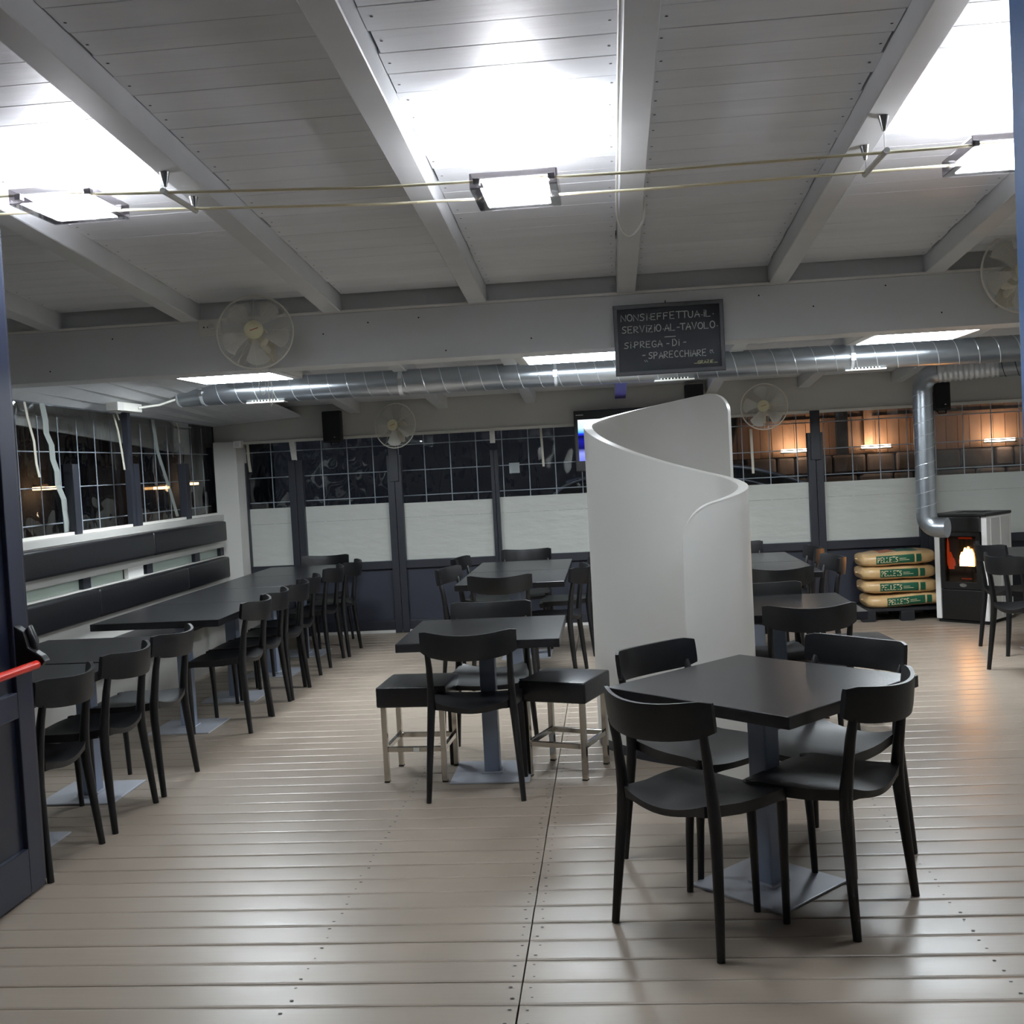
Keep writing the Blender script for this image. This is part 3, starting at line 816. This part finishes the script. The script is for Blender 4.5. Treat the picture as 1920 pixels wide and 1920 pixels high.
fd_.box(-HW+.012,-HW+.05,-HD-.012,-HD+.015,.36,.76); fd_.box(HW-.05,HW-.012,-HD-.012,-HD+.015,.36,.76)
fd_.build('fire_door','stove_black',stove)
box('firebox','soot',stove,-HW+.05,HW-.05,-HD+.0155,-HD+.017,.36,.76)
box('door_glass','stove_glass',stove,-HW+.05,HW-.05,-HD-.008,-HD-.005,.36,.76)
# flames and their painted side reflection: tongues of fire as small lathed bodies
def tongue(x,w,h,z,m,name):
    b = MB(); b.M = Matrix.Translation((x,-HD+.006,z)) @ Matrix.Diagonal((1,.12,1,1))
    b.lathe([(w*.40,0),(w*.52,h*.10),(w*.54,h*.5),(w*.42,h*.78),(w*.12,h)],12); b.build(name,m,stove,smooth=60)
for tx,tw,th,tz in ((.008,.042,.15,.47),(.036,.046,.19,.468),(.064,.046,.20,.468),(.092,.046,.18,.47)): tongue(tx,tw,th,tz,'flame_core','flame_and_reflection')
for tx,tw,th,tz in ((-.095,.045,.15,.47),(-.07,.035,.10,.47),(-.115,.022,.24,.50)): tongue(tx,tw,th,tz,'flame_reflection','flame_and_reflection')  # dim tongues paint the fire's reflection in the side glass
box('ember_glow','ember',stove,.0,.09,-HD+.004,-HD+.006,.385,.395); box('ember_glow','ember',stove,-.02,.10,-HD+.004,-HD+.006,.735,.75)
box('fire_pot','stove_black',stove,-.06,.12,-HD+.001,-HD+.012,.44,.50)
b = MB(); b.M = Matrix.Translation((.02,-HD-.013,.335)) @ Matrix.Rotation(math.pi/2,4,'X') @ Matrix.Diagonal((1,.5,1,1)); b.lathe([(.032,-.002),(.032,.003)],20); b.build('badge','steel',stove)
box('ash_drawer','stove_black',stove,-HW+.012,HW-.012,-HD-.010,-HD+.015,.03,.29,bevel=.003)
box('kick_plate','roof_dark',stove,-HW-.03,HW+.03,-HD+.01,HD-.01,0,.03)

# ---------------------------------------------------------------- stroke lettering
G = {'N':[[(0,0),(.02,1),(.55,0),(.6,1)]],'O':[[(.3+.3*math.cos(a*math.pi/8+math.pi/2),.5+.5*math.sin(a*math.pi/8+math.pi/2)) for a in range(17)]],
 'S':[[(.55,.92),(.3,1),(.08,.85),(.1,.62),(.35,.5),(.52,.32),(.42,.08),(.2,0),(.0,.1)]],'I':[[(.08,0),(.1,.72)],[(.09,.95),(.12,.98)]],
 'E':[[(.5,1),(.02,1),(0,0),(.5,0)],[(0,.5),(.4,.52)]],'F':[[(.5,1),(.02,1),(0,0)],[(0,.52),(.4,.54)]],'T':[[(-.02,1),(.62,1)],[(.3,1),(.3,0)]],
 'U':[[(0,1),(.02,.3),(.12,.05),(.3,0),(.46,.08),(.53,.35),(.54,1)]],'A':[[(0,0),(.3,1),(.58,0)],[(.06,.34),(.6,.38)]],'L':[[(.02,1),(0,0),(.5,.02)]],
 'R':[[(0,0),(.02,1),(.35,.98),(.5,.82),(.42,.6),(.04,.5),(.52,0)]],'V':[[(0,1),(.28,0),(.58,1)]],'Z':[[(0,1),(.52,1),(0,0),(.55,0)],[(.1,.5),(.42,.5)]],
 'P':[[(0,0),(.02,1),(.35,.98),(.5,.8),(.42,.56),(.03,.46)]],'G':[[(.55,.85),(.35,1),(.1,.85),(0,.5),(.1,.12),(.32,0),(.56,.12),(.56,.42),(.32,.44)]],
 'D':[[(0,0),(.02,1),(.3,.95),(.54,.6),(.5,.25),(.28,.02),(0,0)]],'C':[[(.5,.85),(.32,1),(.1,.85),(0,.5),(.1,.12),(.3,0),(.52,.1)]],'H':[[(0,0),(.02,1)],[(.54,1),(.54,0)],[(0,.5),(.54,.52)]],
 '.':[[(.1,.30),(.16,.30)]],'-':[[(.05,.45),(.38,.45)]],'_':[[(0,.1),(.8,.1)]],'"':[[(0,.0),(.12,-.3)],[(.2,.02),(.36,-.28)]],' ':[],"'":[[(.05,.3),(.1,.5)],[(.2,.3),(.26,.5)]]}
WD = {'I':.28,'.':.3,'-':.48,'_':.9,'"':.45,' ':.35,"'":.35,'T':.72}
def text_width(s): return sum(WD.get(ch,.76) for ch in s)
def lettering(s, x0, x1, z0, h, w, put, jitter=.03):
    """flat strokes; put(x,z) -> 3D point. returns MB"""
    b = MB(); k = (x1-x0)/text_width(s); x = x0
    for ch in s:
        jz = random.uniform(-jitter,jitter)*h; js = random.uniform(.93,1.07)
        for st in G[ch]:
            pts = [Vector((x+px*k, z0+jz+pz*h*js)) for px,pz in st]
            L = []; 
            for i,p in enumerate(pts):
                d = (pts[min(i+1,len(pts)-1)]-pts[max(i-1,0)]).normalized(); nn = Vector((-d.y,d.x))*(w/2)
                if i == 0: p = p-d*w*.3
                if i == len(pts)-1: p = p+d*w*.3
                L.append((p+nn,p-nn))
            vs = [put(q.x,q.y) for a in L for q in a]
            b.add(vs,[(2*i,2*i+1,2*i+3,2*i+2) for i in range(len(L)-1)])
        x += WD.get(ch,.76)*k
    return b
# ---------------------------------------------------------------- chalkboard
bd = thing('chalkboard','black chalkboard in a grey wooden frame hung on the crossbeam','chalkboard',(.078,6.325,2.052))
BW,BH = .615,.395
box('board','board_black',bd,.012,BW-.012,0,.012,.012,BH-.012)
for a in ((0,BW,0,.02),(0,BW,BH-.02,BH)): box('frame_bar','board_frame',bd,a[0],a[1],-.008,.020,a[2],a[3],bevel=.002)
for a in ((0,.02),(BW-.02,BW)): box('frame_bar','board_frame',bd,a[0],a[1],-.008,.020,.02,BH-.02,bevel=.002)
eb = MB(); eb.box(-.003,0,-.004,.02,-.003,BH+.003); eb.box(BW,BW+.003,-.004,.02,-.003,BH+.003); eb.box(0,BW,-.004,.02,-.003,0); eb.box(0,BW,-.004,.02,BH,BH+.003); eb.build('frame_edge','black_plastic',bd)
put = lambda x,z:(x,-.0008,z)
def chalk(s,u0,u1,v,h,w=.0049,m='chalk'): lettering(s,u0*BW,u1*BW,(1-v)*BH,h,w,put).build('chalk_text',m,bd)
chalk('NONSI.EFFETTUA.IL.',.065,.925,.225,.036)
chalk('SERVIZIO.AL-TAVOLO.',.070,.955,.395,.036)
chalk('_',.46,.57,.485,.02)
chalk('SI.PREGA - DI -',.085,.66,.615,.035)
chalk('SPARECCHIARE',.305,.845,.78,.035,.0050); chalk('-',.245,.28,.77,.035); chalk('-',.865,.90,.75,.035)
chalk('"',.265,.30,.80,.03,.003); chalk('"',.865,.91,.73,.035,.003)
chalk('_GRAZIE_',.72,.935,.89,.017,.0034,'chalk_yellow')
MB().tube([(BW*.48,.012,BH),(BW*.48,.01,BH+.018)],.003,6).build('hook','black_plastic',bd)

# ---------------------------------------------------------------- wall fans
def make_fan():
    t = thing('wall_fan','x','fan',group='round cream wall fans')
    h = bpy.data.objects.new('fan_head',None)
    # head pieces in local space: axis -Y is the front
    Rr = .212
    rot = Matrix.Rotation(math.pi/2,4,'X')
    def tor(r,y,th,n=56,m=5): return [(r*math.cos(2*math.pi*i/n),y,r*math.sin(2*math.pi*i/n)) for i in range(n)]
    MB().tube(tor(Rr,0,0),.0055,8,closed=True).build('cage_rim','wire_cream',t,smooth=60)
    fw = MB()
    for i in range(19):
        r = .052+(Rr-.055)*i/19; y = -.052*(1-(r/Rr)**2.2)
        fw.tube(tor(r,y,0,40),.00055,3,closed=True)
    for k in range(12):
        a = 2*math.pi*k/12
        fw.tube([(r*math.cos(a),-.052*(1-(r/Rr)**2.2)+.001,r*math.sin(a)) for r in (.05,.09,.13,.17,Rr)],.0012,4)
    stuff(fw.build('front_grille','wire_cream',t))
    bw_ = MB()
    for k in range(32):
        a = 2*math.pi*k/32
        bw_.tube([(r*math.cos(a),.055*(1-(r/Rr)**3),r*math.sin(a)) for r in (.06,.12,.17,Rr)],.0006,3)
    stuff(bw_.build('rear_grille','wire_cream',t))
    b = MB(); b.M = Matrix.Translation((0,-.052,0)) @ rot; b.lathe([(.054,-.004),(.054,.004),(.046,.009),(.0,.010)],28,caps=False)
    cp_ = b.build('centre_cap','cap_yellow',t,smooth=50)
    MB().add([(-.022,-.0635,-.009),(.026,-.0635,.006),(.026,-.0635,.011),(-.02,-.0635,-.004)],[(0,1,2,3)]).build('cap_mark','red_mark',cp_)
    b = MB(); b.M = rot; b.lathe([(.036,-.03),(.040,0),(.038,.03)],24); b.build('hub','cream_plastic',t,smooth=50)
    def blade(o):
        def f(u,v):
            r = .035+.158*v; a0 = -.30-.02*v; a1 = .22+.24*v
            a = a0+(a1-a0)*u; rr = r*(1-.10*(2*u-1)**2*v)
            return (rr*math.cos(a), .020*(2*u-1)*(1-.3*v)+o, rr*math.sin(a))
        return f
    bm_ = MB().shell(6,7,blade(-.001),blade(.001)).mesh('blade','blade_plastic',smooth=60)
    for k in range(5):
        o = link('blade',bm_,t); o.rotation_euler = (0,rad(72*k+17),0)
    b = MB(); b.M = Matrix.Translation((0,.09,0)) @ rot; b.lathe([(.02,-.075),(.055,-.06),(.062,-.01),(.055,.04),(.03,.055)],24); b.build('motor','cream_plastic',t,smooth=50)
    return t
fan0 = make_fan()
def place_fan(first, loc, tilt, yaw, wall_y, label, cords, spin):
    f = fan0 if first else dup(fan0,loc,0,label)
    f.location = loc; f['label'] = label; f.rotation_euler = (rad(tilt),0,rad(yaw))
    bpy.context.view_layer.update()
    for ch in f.children:
        if ch.name.startswith('blade'): ch.rotation_euler = (0,ch.rotation_euler[1]+rad(spin),0)
    inv = (Matrix.Translation(loc) @ Matrix.Rotation(rad(yaw),4,'Z') @ Matrix.Rotation(rad(tilt),4,'X')).inverted()
    L = Vector(loc); wy = wall_y-L.y
    b = MB(); b.M = inv @ Matrix.Translation(L)
    b.tube([(0,.09,-.02),(0,.11,-.06),(0,wy-.03,-.08)],[.018,.02,.022],10); b.build('support_arm','cream_plastic',f,smooth=60)
    b = MB(); b.M = inv @ Matrix.Translation(L); b.box(-.045,.045,wy-.035,wy,-.15,-.01); b.build('wall_plate','cream_plastic',f)
    if cords:
        for dx,ln,kk in ((-.035,.10,.020),(.01,.17,.012)):
            pts = []
            for i in range(13):
                a = math.pi*2*i/12; pts.append((dx+kk*math.sin(a)*(1 if i not in (0,12) else 0), wy-.06, -.24-ln/2+ln/2*math.cos(a)))
            b = MB(); b.M = inv @ Matrix.Translation(L); b.tube([(dx,wy-.06,-.19)]+pts,.0022,6); b.build('pull_cord','wire_cream',f,smooth=60)
# duplicates first, the original last so copies carry no brackets
FANS = [((-1.985,10.30,2.01),-5,-16,10.54,'small cream wall fan on the back wall beside the left loudspeaker',False,9),
        ((1.465,10.30,1.995),-5,-14,10.54,'small cream wall fan on the back wall right of the curved screen',False,30),
        ((2.235,6.10,2.455),-4,10,6.35,'cream wall fan on the crossbeam at the right edge, half hidden by the blue door',False,5),
        ((-1.948,6.10,2.402),-8,10,6.35,'large looking cream wall fan on the crossbeam with pull cords',True,0)]
for i,(loc,tl,yw,wy,lb,cd_,sp_) in enumerate(FANS): place_fan(i==3,loc,tl,yw,wy,lb,cd_,sp_)
so = thing('power_socket','white double power socket on the crossbeam beside the fan','socket',(-2.36,6.35,2.43))
box('plate','white_plastic',so,0,.135,-.03,0,0,.092,bevel=.006)
for dx in (.035,.058,.082): box('socket_hole','black_plastic',so,dx-.004,dx+.004,-.0312,-.0295,.045,.053)
box('plug','stove_rib',so,.068,.10,-.06,-.03,.035,.065,bevel=.005)

# ---------------------------------------------------------------- loudspeakers, television, notes
def speaker(x0,x1,z0,z1,yaw,label):
    cx,cz = (x0+x1)/2,(z0+z1)/2; w,h = (x1-x0)/2,(z1-z0)/2
    t = thing('loudspeaker',label,'speaker',(cx,10.38,cz),rad(yaw),'black wall loudspeakers')
    MB().prism([(-w,-.09),(w,-.09),(w,-.02),(w*.7,.09),(-w*.7,.09),(-w,-.02)],-h,h).build('cabinet','speaker_black',t,bevel=.014,seg=2)
    box('grille','speaker_grille',t,-w+.012,w-.012,-.098,-.088,-h+.014,h-.014,bevel=.006)
    box('badge','steel',t,w*.2,w*.2+.014,-.0995,-.0975,-h+.045,-h+.052)
    MB().tube([(-.03,-.03,-h),(-.02,-.05,-h-.03),(.05,-.05,-h-.028),(.055,-.03,-h)],.007,8).build('bracket','speaker_black',t,smooth=60)
    MB().bar((0,.08,0),(0,.165,0),.05,.05).build('wall_mount','speaker_black',t)
speaker(-2.69,-2.505,1.885,2.185,0,'black loudspeaker on the back wall left of the small fan')
speaker(.745,.915,1.95,2.24,4,'black loudspeaker peeking over the top of the curved screen')
speaker(2.965,3.125,1.875,2.125,8,'black loudspeaker on the back wall behind the stove pipe')
tv = thing('television','wall television with a bright blue picture, mostly behind the curved screen','television',(-.292,10.33,1.482))
TW,TH = 1.0,.572
box('bezel','black_plastic',tv,0,TW,0,.05,0,TH,bevel=.008)
box('picture','tv_picture',tv,.035,TW-.035,-.0015,.001,.10,TH-.085)
box('wall_bracket','speaker_black',tv,TW*.3,TW*.7,.05,.21,.2,.4)
sb = MB().box(.02,.09,-.002,0,TH-.045,TH-.038).build('highlight_strip','stove_rib',tv)
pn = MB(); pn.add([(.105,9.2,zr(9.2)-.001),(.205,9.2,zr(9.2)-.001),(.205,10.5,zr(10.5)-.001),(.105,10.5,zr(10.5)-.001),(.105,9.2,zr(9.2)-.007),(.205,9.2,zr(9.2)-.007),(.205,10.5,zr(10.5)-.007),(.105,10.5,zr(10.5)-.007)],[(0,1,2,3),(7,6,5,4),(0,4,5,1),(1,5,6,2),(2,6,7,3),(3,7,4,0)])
tag(pn.build('rafter_tint','purple',None),'purple light tint on a rafter above the television, an added slab','panel')  # added slab; purple light on the rafter underside put into its colour
sn = thing('alarm_sensor','small white sensor box at the top of the corner column','sensor',(-3.545,10.28,1.90))
box('body','white_plastic',sn,-.005,.075,-.05,.02,-.02,.05,bevel=.005); box('lens','stove_rib',sn,.012,.05,-.054,-.05,-.01,.03)
tag(box('paper_notice','paper',None,-.945,-.845,10.583,10.586,1.50,1.60),'small pale notice stuck to the back window','notice')
# hanging ties and tapes at the plastic sheets
def strip(path,w,m,label,name='tie_strip',axis=(0,1,0)):
    b = MB(); A = Vector(axis)*(w/2); P = [Vector(p) for p in path]
    nrm = Vector((.0015,0,0)) if axis[1] else Vector((0,.0015,0))
    vs = []; fs = []
    for p in P: vs += [p+A+nrm,p-A+nrm,p-A-nrm,p+A-nrm]
    for i in range(len(P)-1):
        for k in range(4): fs.append((4*i+k,4*i+(k+1)%4,4*i+4+(k+1)%4,4*i+4+k))
    fs += [(0,1,2,3),tuple(4*(len(P)-1)+k for k in (3,2,1,0))]
    tag(b.add(vs,fs).build(name,m,None),label,'strip','hanging ties on the clear sheets')
TX = WX-.075
strip([(TX,6.93,2.16),(TX,6.96,2.05),(TX,7.02,1.9),(TX,7.03,1.75),(TX,7.06,1.66)],.030,'tape','cream tie hanging on the left window nearest the door')
strip([(TX-.012,7.18,2.16),(TX-.006,7.20,2.05),(TX-.014,7.215,1.96),(TX-.006,7.26,1.88),(TX-.014,7.28,1.78),(TX-.006,7.31,1.70),(TX-.014,7.325,1.60),(TX-.006,7.38,1.50),(TX-.014,7.40,1.42),(TX-.006,7.40,1.34),(TX-.012,7.41,1.27)],.075,'tape_clear','long crumpled clear tape down the left window beside a dark post')
strip([(TX,8.24,2.13),(TX,8.30,2.0),(TX,8.34,1.85),(TX,8.37,1.70)],.030,'tape','cream tie hanging beside the tall dark left post')
strip([(TX,8.24,2.15),(TX,8.30,2.14),(TX,8.33,2.09)],.025,'tape','short curled cream tie above the tall dark left post')
strip([(TX-.012,9.0,2.12),(TX-.012,9.06,1.85),(TX-.012,9.28,1.5),(TX-.012,9.40,1.28)],.06,'tape_clear','crumpled clear tape on the left window near the third post')
strip([(TX,9.42,2.12),(TX,9.48,2.11),(TX,9.52,2.06),(TX,9.53,1.93)],.030,'tape','hooked cream tie on the left window near the corner')
strip([(-3.52,10.56,1.93),(-3.515,10.56,1.75),(-3.505,10.56,1.645)],.028,'tape','cream tie hanging in the corner window',axis=(1,0,0))
strip([(-3.06,10.51,1.93),(-3.04,10.51,1.74)],.055,'white_plastic','white plastic strip above the first dark post',axis=(1,0,0))
strip([(-1.085,10.50,1.93),(-1.085,10.50,1.80)],.05,'white_plastic','white plastic strip above the slim dark mullion',axis=(1,0,0))
strip([(-.62,10.56,1.93),(-.61,10.56,1.55)],.022,'tape','thin tie hanging in the window beside the television',axis=(1,0,0))
strip([(1.37,10.56,1.80),(1.375,10.56,1.38)],.024,'tape','thin tie hanging in the window right of the curved screen',axis=(1,0,0))

# ---------------------------------------------------------------- pellet bags on a pallet
pal = thing('pallet','low black plastic pallet under the pellet bags','pallet',(2.62,10.27,0))
for i in range(5): box('deck_board','pallet_black',pal,-.40,.40,-.22+i*.09,-.15+i*.09,.09,.115,bevel=.003)
for x in (-.34,0,.34):
    for y in (-.18,.18): box('block','pallet_black',pal,x-.06,x+.06,y-.045,y+.045,0,.09,bevel=.006)
def bag(i,label):
    zc_ = .115+.062+i*.126; ox = 2.585+(.02,-.005,-.02,-.015)[i]
    t = thing('pellet_bag',label,'bag',(ox,10.27,zc_),rad((2,-1,1,0)[i]),'stacked pellet bags')
    a,b_,c_ = .335,.205,.0640; rnd = random.Random(i+3); ph = [rnd.uniform(0,6) for _ in range(6)]
    def surf(x,th):
        e = max(0,1-abs(x/a)**7)**(1/4.0); lump = 1+.05*math.sin(7*x/a+ph[0])*math.cos(th*2+ph[1])+.03*math.sin(17*x/a+ph[2]+th)
        e2 = .42+.58*e
        cc,ss = math.cos(th),math.sin(th); p = .62
        y = b_*e2*math.copysign(abs(cc)**p,cc); z = c_*e*lump*math.copysign(abs(ss)**p,ss)
        if i == 0: z += -.012*(x/a)**2*0 + .010*math.sin(x/a*2.4)
        if i == 3: z += .010*(x/a)
        return (x,y,z)
    nx,nt = 26,24; m = MB(); vs=[]; fs=[]
    for j in range(nx+1):
        x = -a+2*a*j/nx
        x = a*math.copysign(abs(x/a)**.75,x)
        for k in range(nt): vs.append(surf(x,2*math.pi*k/nt))
    for j in range(nx):
        for k in range(nt): fs.append((j*nt+k,j*nt+(k+1)%nt,(j+1)*nt+(k+1)%nt,(j+1)*nt+k))
    fs += [tuple(range(nt-1,-1,-1)),tuple(nx*nt+k for k in range(nt))]
    m.add(vs,fs).build('sack','bag',t,smooth=80)
    def front(off):
        def f(x,z):
            # find angle on the front (y<0) where surf z matches
            lo,hi = math.pi*.5,math.pi*1.5
            for k in range(26):
                th = (lo+hi)/2
                if surf(x,th)[2] > z: lo = th
                else: hi = th
            return (x,surf(x,th)[1]-off,z)
        return f
    xs = (-.155,-.175,-.165,-.195)[i]; fr = front(.003)
    def patch(x0,x1,z0,z1,off,name,mt):
        f = front(off); n = 12; vs=[];fs=[]
        dz = surf(0,0)[2]
        for j in range(n+1):
            x = x0+(x1-x0)*j/n; mid = (surf(x,math.pi)[2])
            for k in range(9): vs.append(f(x,mid+z0+(z1-z0)*k/8))
        for j in range(n):
            for k in range(8): fs.append((9*j+k,9*j+k+1,9*j+10+k,9*j+9+k))
        return MB().add(vs,fs).build(name,mt,t,smooth=80)
    lb = patch(xs-.01,xs+.325,-.036,.037,.0025,'label_band','bag_green'); patch(xs+.34,xs+.385,-.034,.036,.0025,'label_square','bag_green')
    f2 = front(.0045)
    lettering('PELLETS',xs+.004,xs+.185,-.022,.043,.0060,lambda x,z:f2(x,surf(x,math.pi)[2]+z),.0).build('printed_name','bag_text',t)
    for k in range(2): patch(xs+.192,xs+.28-.03*k,-.010+.014*k,-.006+.014*k,.0045,'small_print','bag_text')
    if i == 3:
        def tp(x,y): 
            best=None
            for k in range(41):
                th = math.pi*k/40; p = surf(x,th)
                if best is None or abs(p[1]-y)<best[0]: best=(abs(p[1]-y),p)
            return (x,y,best[1][2]+.002)
        for nm,x0,x1,mt in (('top_print',-.16,-.02,'bag_orange'),('top_print',-.01,.18,'bag_green')):
            vs=[];fs=[];n=8
            for j in range(n+1):
                for k in range(4): vs.append(tp(x0+(x1-x0)*j/n,-.12+.2*k/3))
            for j in range(n):
                for k in range(3): fs.append((4*j+k,4*j+k+1,4*j+5+k,4*j+4+k))
            MB().add(vs,fs).build(nm,mt,t,smooth=80)
    MB().tube([(-a-.012,0,0),(-a+.01,0,0)],[.004,.012],8).build('tied_end','bag',t)
for i,l in enumerate(('bottom pellet bag, sagging on the black pallet','second pellet bag from the bottom of the stack','third pellet bag from the bottom of the stack','top pellet bag of the stack beside the stove')): bag(i,l)

# ---------------------------------------------------------------- outside, at night
struct(box('ground','asphalt',None,-30,25,10.75,40,-.1,-.04),'dark asphalt outside')
struct(box('ground_left','asphalt',None,-30,-4.0,-3,10.75,-.1,-.04),'dark asphalt outside the left wall')
wf = thing('timber_fence','warm lit timber boarding outside, above the stone wall','fence',(0,14.05,0))
pm = MB().box(-.068,.068,0,.025,1.5,3.2).mesh('board','fence_wood')
for i in range(36): link('board',pm,wf,(1.15+i*.142,random.uniform(-.006,.006),0))
box('fence_rail','fence_wood',wf,1.05,6.3,-.03,0,1.9,1.96); box('fence_post','night_wall',wf,2.86,3.0,-.08,0,0,3.2); box('fence_post','fence_wood',wf,3.2,3.3,-.06,0,1.5,3.2)
sw = thing('stone_wall','low rough stone wall outside below the timber boarding','wall',(0,13.9,0))
for r in range(6):
    x = 1.0+random.uniform(0,.2)
    while x < 6.4:
        w = random.uniform(.22,.46); box('stone','stone',sw,x,x+w-.02,random.uniform(-.03,.02),.14,r*.25+.01,r*.25+.24,bevel=.03); x += w
box('wall_core','night_wall',sw,1.0,6.4,.06,.14,0,1.5)
def sconce(x,label,e=4.5):
    t = thing('wall_light',label,'light',(x,13.93,1.575),0,'outdoor wall lights')
    box('shade','steel',t,-.19,.19,-.06,.04,-.03,-.015,bevel=.004); box('glow','sconce_glow',t,-.17,.17,-.05,.03,-.014,.022,bevel=.006)
    ld = bpy.data.lights.new('wall_light','POINT'); ld.shadow_soft_size=.05; ld.energy=e; ld.color=(1,.74,.52)
    lo = bpy.data.objects.new('glow_light',ld); C.objects.link(lo); lo.parent=t; lo.location=(0,-.13,.06)
sconce(2.34,'outdoor wall light nearest the curved screen'); sconce(3.32,'outdoor wall light in the middle of the stone wall'); sconce(4.80,'outdoor wall light at the right behind the stove pipe')
tr = thing('tree','bare dark tree outside the window right of the curved screen','tree',(1.25,13.55,0))
MB().tube([(0,0,0),(.02,0,.8),(.12,0,1.4),(.30,0,1.9),(.42,0,2.5)],[.10,.085,.07,.055,.04],10).build('trunk','bark',tr,smooth=60)
MB().tube([(.12,0,1.4),(-.05,.02,1.8),(-.2,0,2.4)],[.05,.04,.025],8).build('branch','bark',tr,smooth=60)
car = thing('parked_car','dark parked car outside, its roof above the white film','car',(.75,12.5,.02))
prof = [(-2.0,.35),(-2.02,.75),(-1.75,.92),(-1.25,1.0),(1.25,.95),(1.95,.80),(2.02,.55),(2.0,.35)]
b = MB(); b.add([(x,-.85,z) for x,z in prof]+[(x,.85,z) for x,z in prof],[tuple(range(8)),tuple(range(15,7,-1))]+[(i,(i+1)%8,8+(i+1)%8,8+i) for i in range(8)]); b.build('body','car_paint',car,bevel=.05,seg=2,smooth=40)
cab = [(-1.55,.96),(-1.2,1.30),(-.6,1.40),(.35,1.42),(.85,1.36),(1.45,1.14),(1.75,.95)]
b = MB(); n=len(cab); b.add([(x,-.70+.0*(z),z) for x,z in cab]+[(x,.70,z) for x,z in cab],[tuple(range(n)),tuple(range(2*n-1,n-1,-1))]+[(i,(i+1)%n,n+(i+1)%n,n+i) for i in range(n)]); b.build('cabin_glass','car_glass',car,bevel=.03,smooth=40)
MB().tube(catmull([(x,-.69,z+.012) for x,z in cab],6),.020,8).build('roof_trim','car_trim',car,smooth=60)
MB().tube(catmull([(x*.92,-.71,z-.11) for x,z in cab[1:-1]],6),.011,8).build('window_trim','car_trim',car,smooth=60)
b = MB(); b.shell(12,4,lambda u,v:(-1.2+2.1*u,-.66+1.32*v,1.315+.11*math.sin(math.pi*(.12+.8*u))),lambda u,v:(-1.2+2.1*u,-.66+1.32*v,1.295+.11*math.sin(math.pi*(.12+.8*u)))); b.build('roof','car_paint',car,smooth=60)
for x in (-1.25,1.3):
    for y in (-.78,.78):
        b = MB(); b.M = Matrix.Translation((x,y,.32)) @ Matrix.Rotation(math.pi/2,4,'X'); b.lathe([(.2,-.1),(.32,-.1),(.32,.1),(.2,.1)],24); b.build('wheel','tyre',car,smooth=40)
pl = thing('added_lamp','added pole lamp behind the curved screen, brightening the car and stone wall','lamp',(.75,15.4,0))  # lamp added out of view to brighten the car, boards and stone
MB().tube([(0,0,0),(0,0,4.2),(-.1,-.3,4.45),(-.2,-.7,4.5)],[.06,.05,.045,.04],10).build('added_pole','night_wall',pl,smooth=60)
box('added_head','frame_dark',pl,-.32,-.08,-1.1,-.65,4.45,4.53,bevel=.01); box('lamp_glass','street_and_added_glow',pl,-.28,-.12,-1.05,-.7,4.435,4.45)  # head and glass of the added lamp
ld = bpy.data.lights.new('added_lamp','POINT'); ld.energy = 130; ld.color = (.8,.9,1); ld.shadow_soft_size = .15
lo = bpy.data.objects.new('added_light',ld); C.objects.link(lo); lo.parent = pl; lo.location = (-.2,-.9,4.35)
bl = thing('far_building','dark building across the yard outside the left windows','building',(-10.5,0,0))
box('facade','night_wall',bl,-.2,0,8,34,0,6)
for i in range(5): w_ = box('window','car_glass',bl,0,.02,12+i*4,13.4+i*4,1.0,2.4); box('window_frame','frame_dark',w_,.02,.03,12.66+i*4,12.74+i*4,1.0,2.4)
def slamp(y,z,label):
    t = thing('street_light',label,'light',(-10.4,y,z),0,'far warm lights outside')
    MB().bar((-.1,0,.02),(.18,0,.03),.05,.04).build('arm','frame_dark',t); box('glow','street_and_added_glow',t,.02,.2,-.28,.28,-.06,.0,bevel=.01)
    ld = bpy.data.lights.new('street_light','POINT'); ld.energy=5; ld.color=(1,.66,.36); ld.shadow_soft_size=.1
    lo = bpy.data.objects.new('glow_light',ld); C.objects.link(lo); lo.parent=t; lo.location=(.3,0,-.1)
slamp(19.3,1.64,'warm light outside seen beside the first dark left post'); slamp(24.6,1.52,'warm light outside seen between the second and third left posts'); slamp(26.4,1.575,'warm light outside seen beside the third left post')
fs_ = thing('outdoor_fascia','pale eaves board outside above the left windows','board',(0,0,0))
b = MB(); p0,p1 = (-4.2,7.0,2.085),(-4.2,10.7,1.86)
b.add([(-4.2,6.0,2.145),(-4.2,10.8,1.853),(-4.2,10.8,2.5),(-4.2,6.0,2.7),(-4.23,6.0,2.145),(-4.23,10.8,1.853),(-4.23,10.8,2.5),(-4.23,6.0,2.7)],[(0,1,2,3),(7,6,5,4),(0,4,5,1),(1,5,6,2),(2,6,7,3),(3,7,4,0)])
b.build('board','fascia',fs_); box('gutter_strip','white_plastic',fs_,-4.19,-4.17,6.0,10.8,2.12,2.135)
bpy.context.view_layer.update()
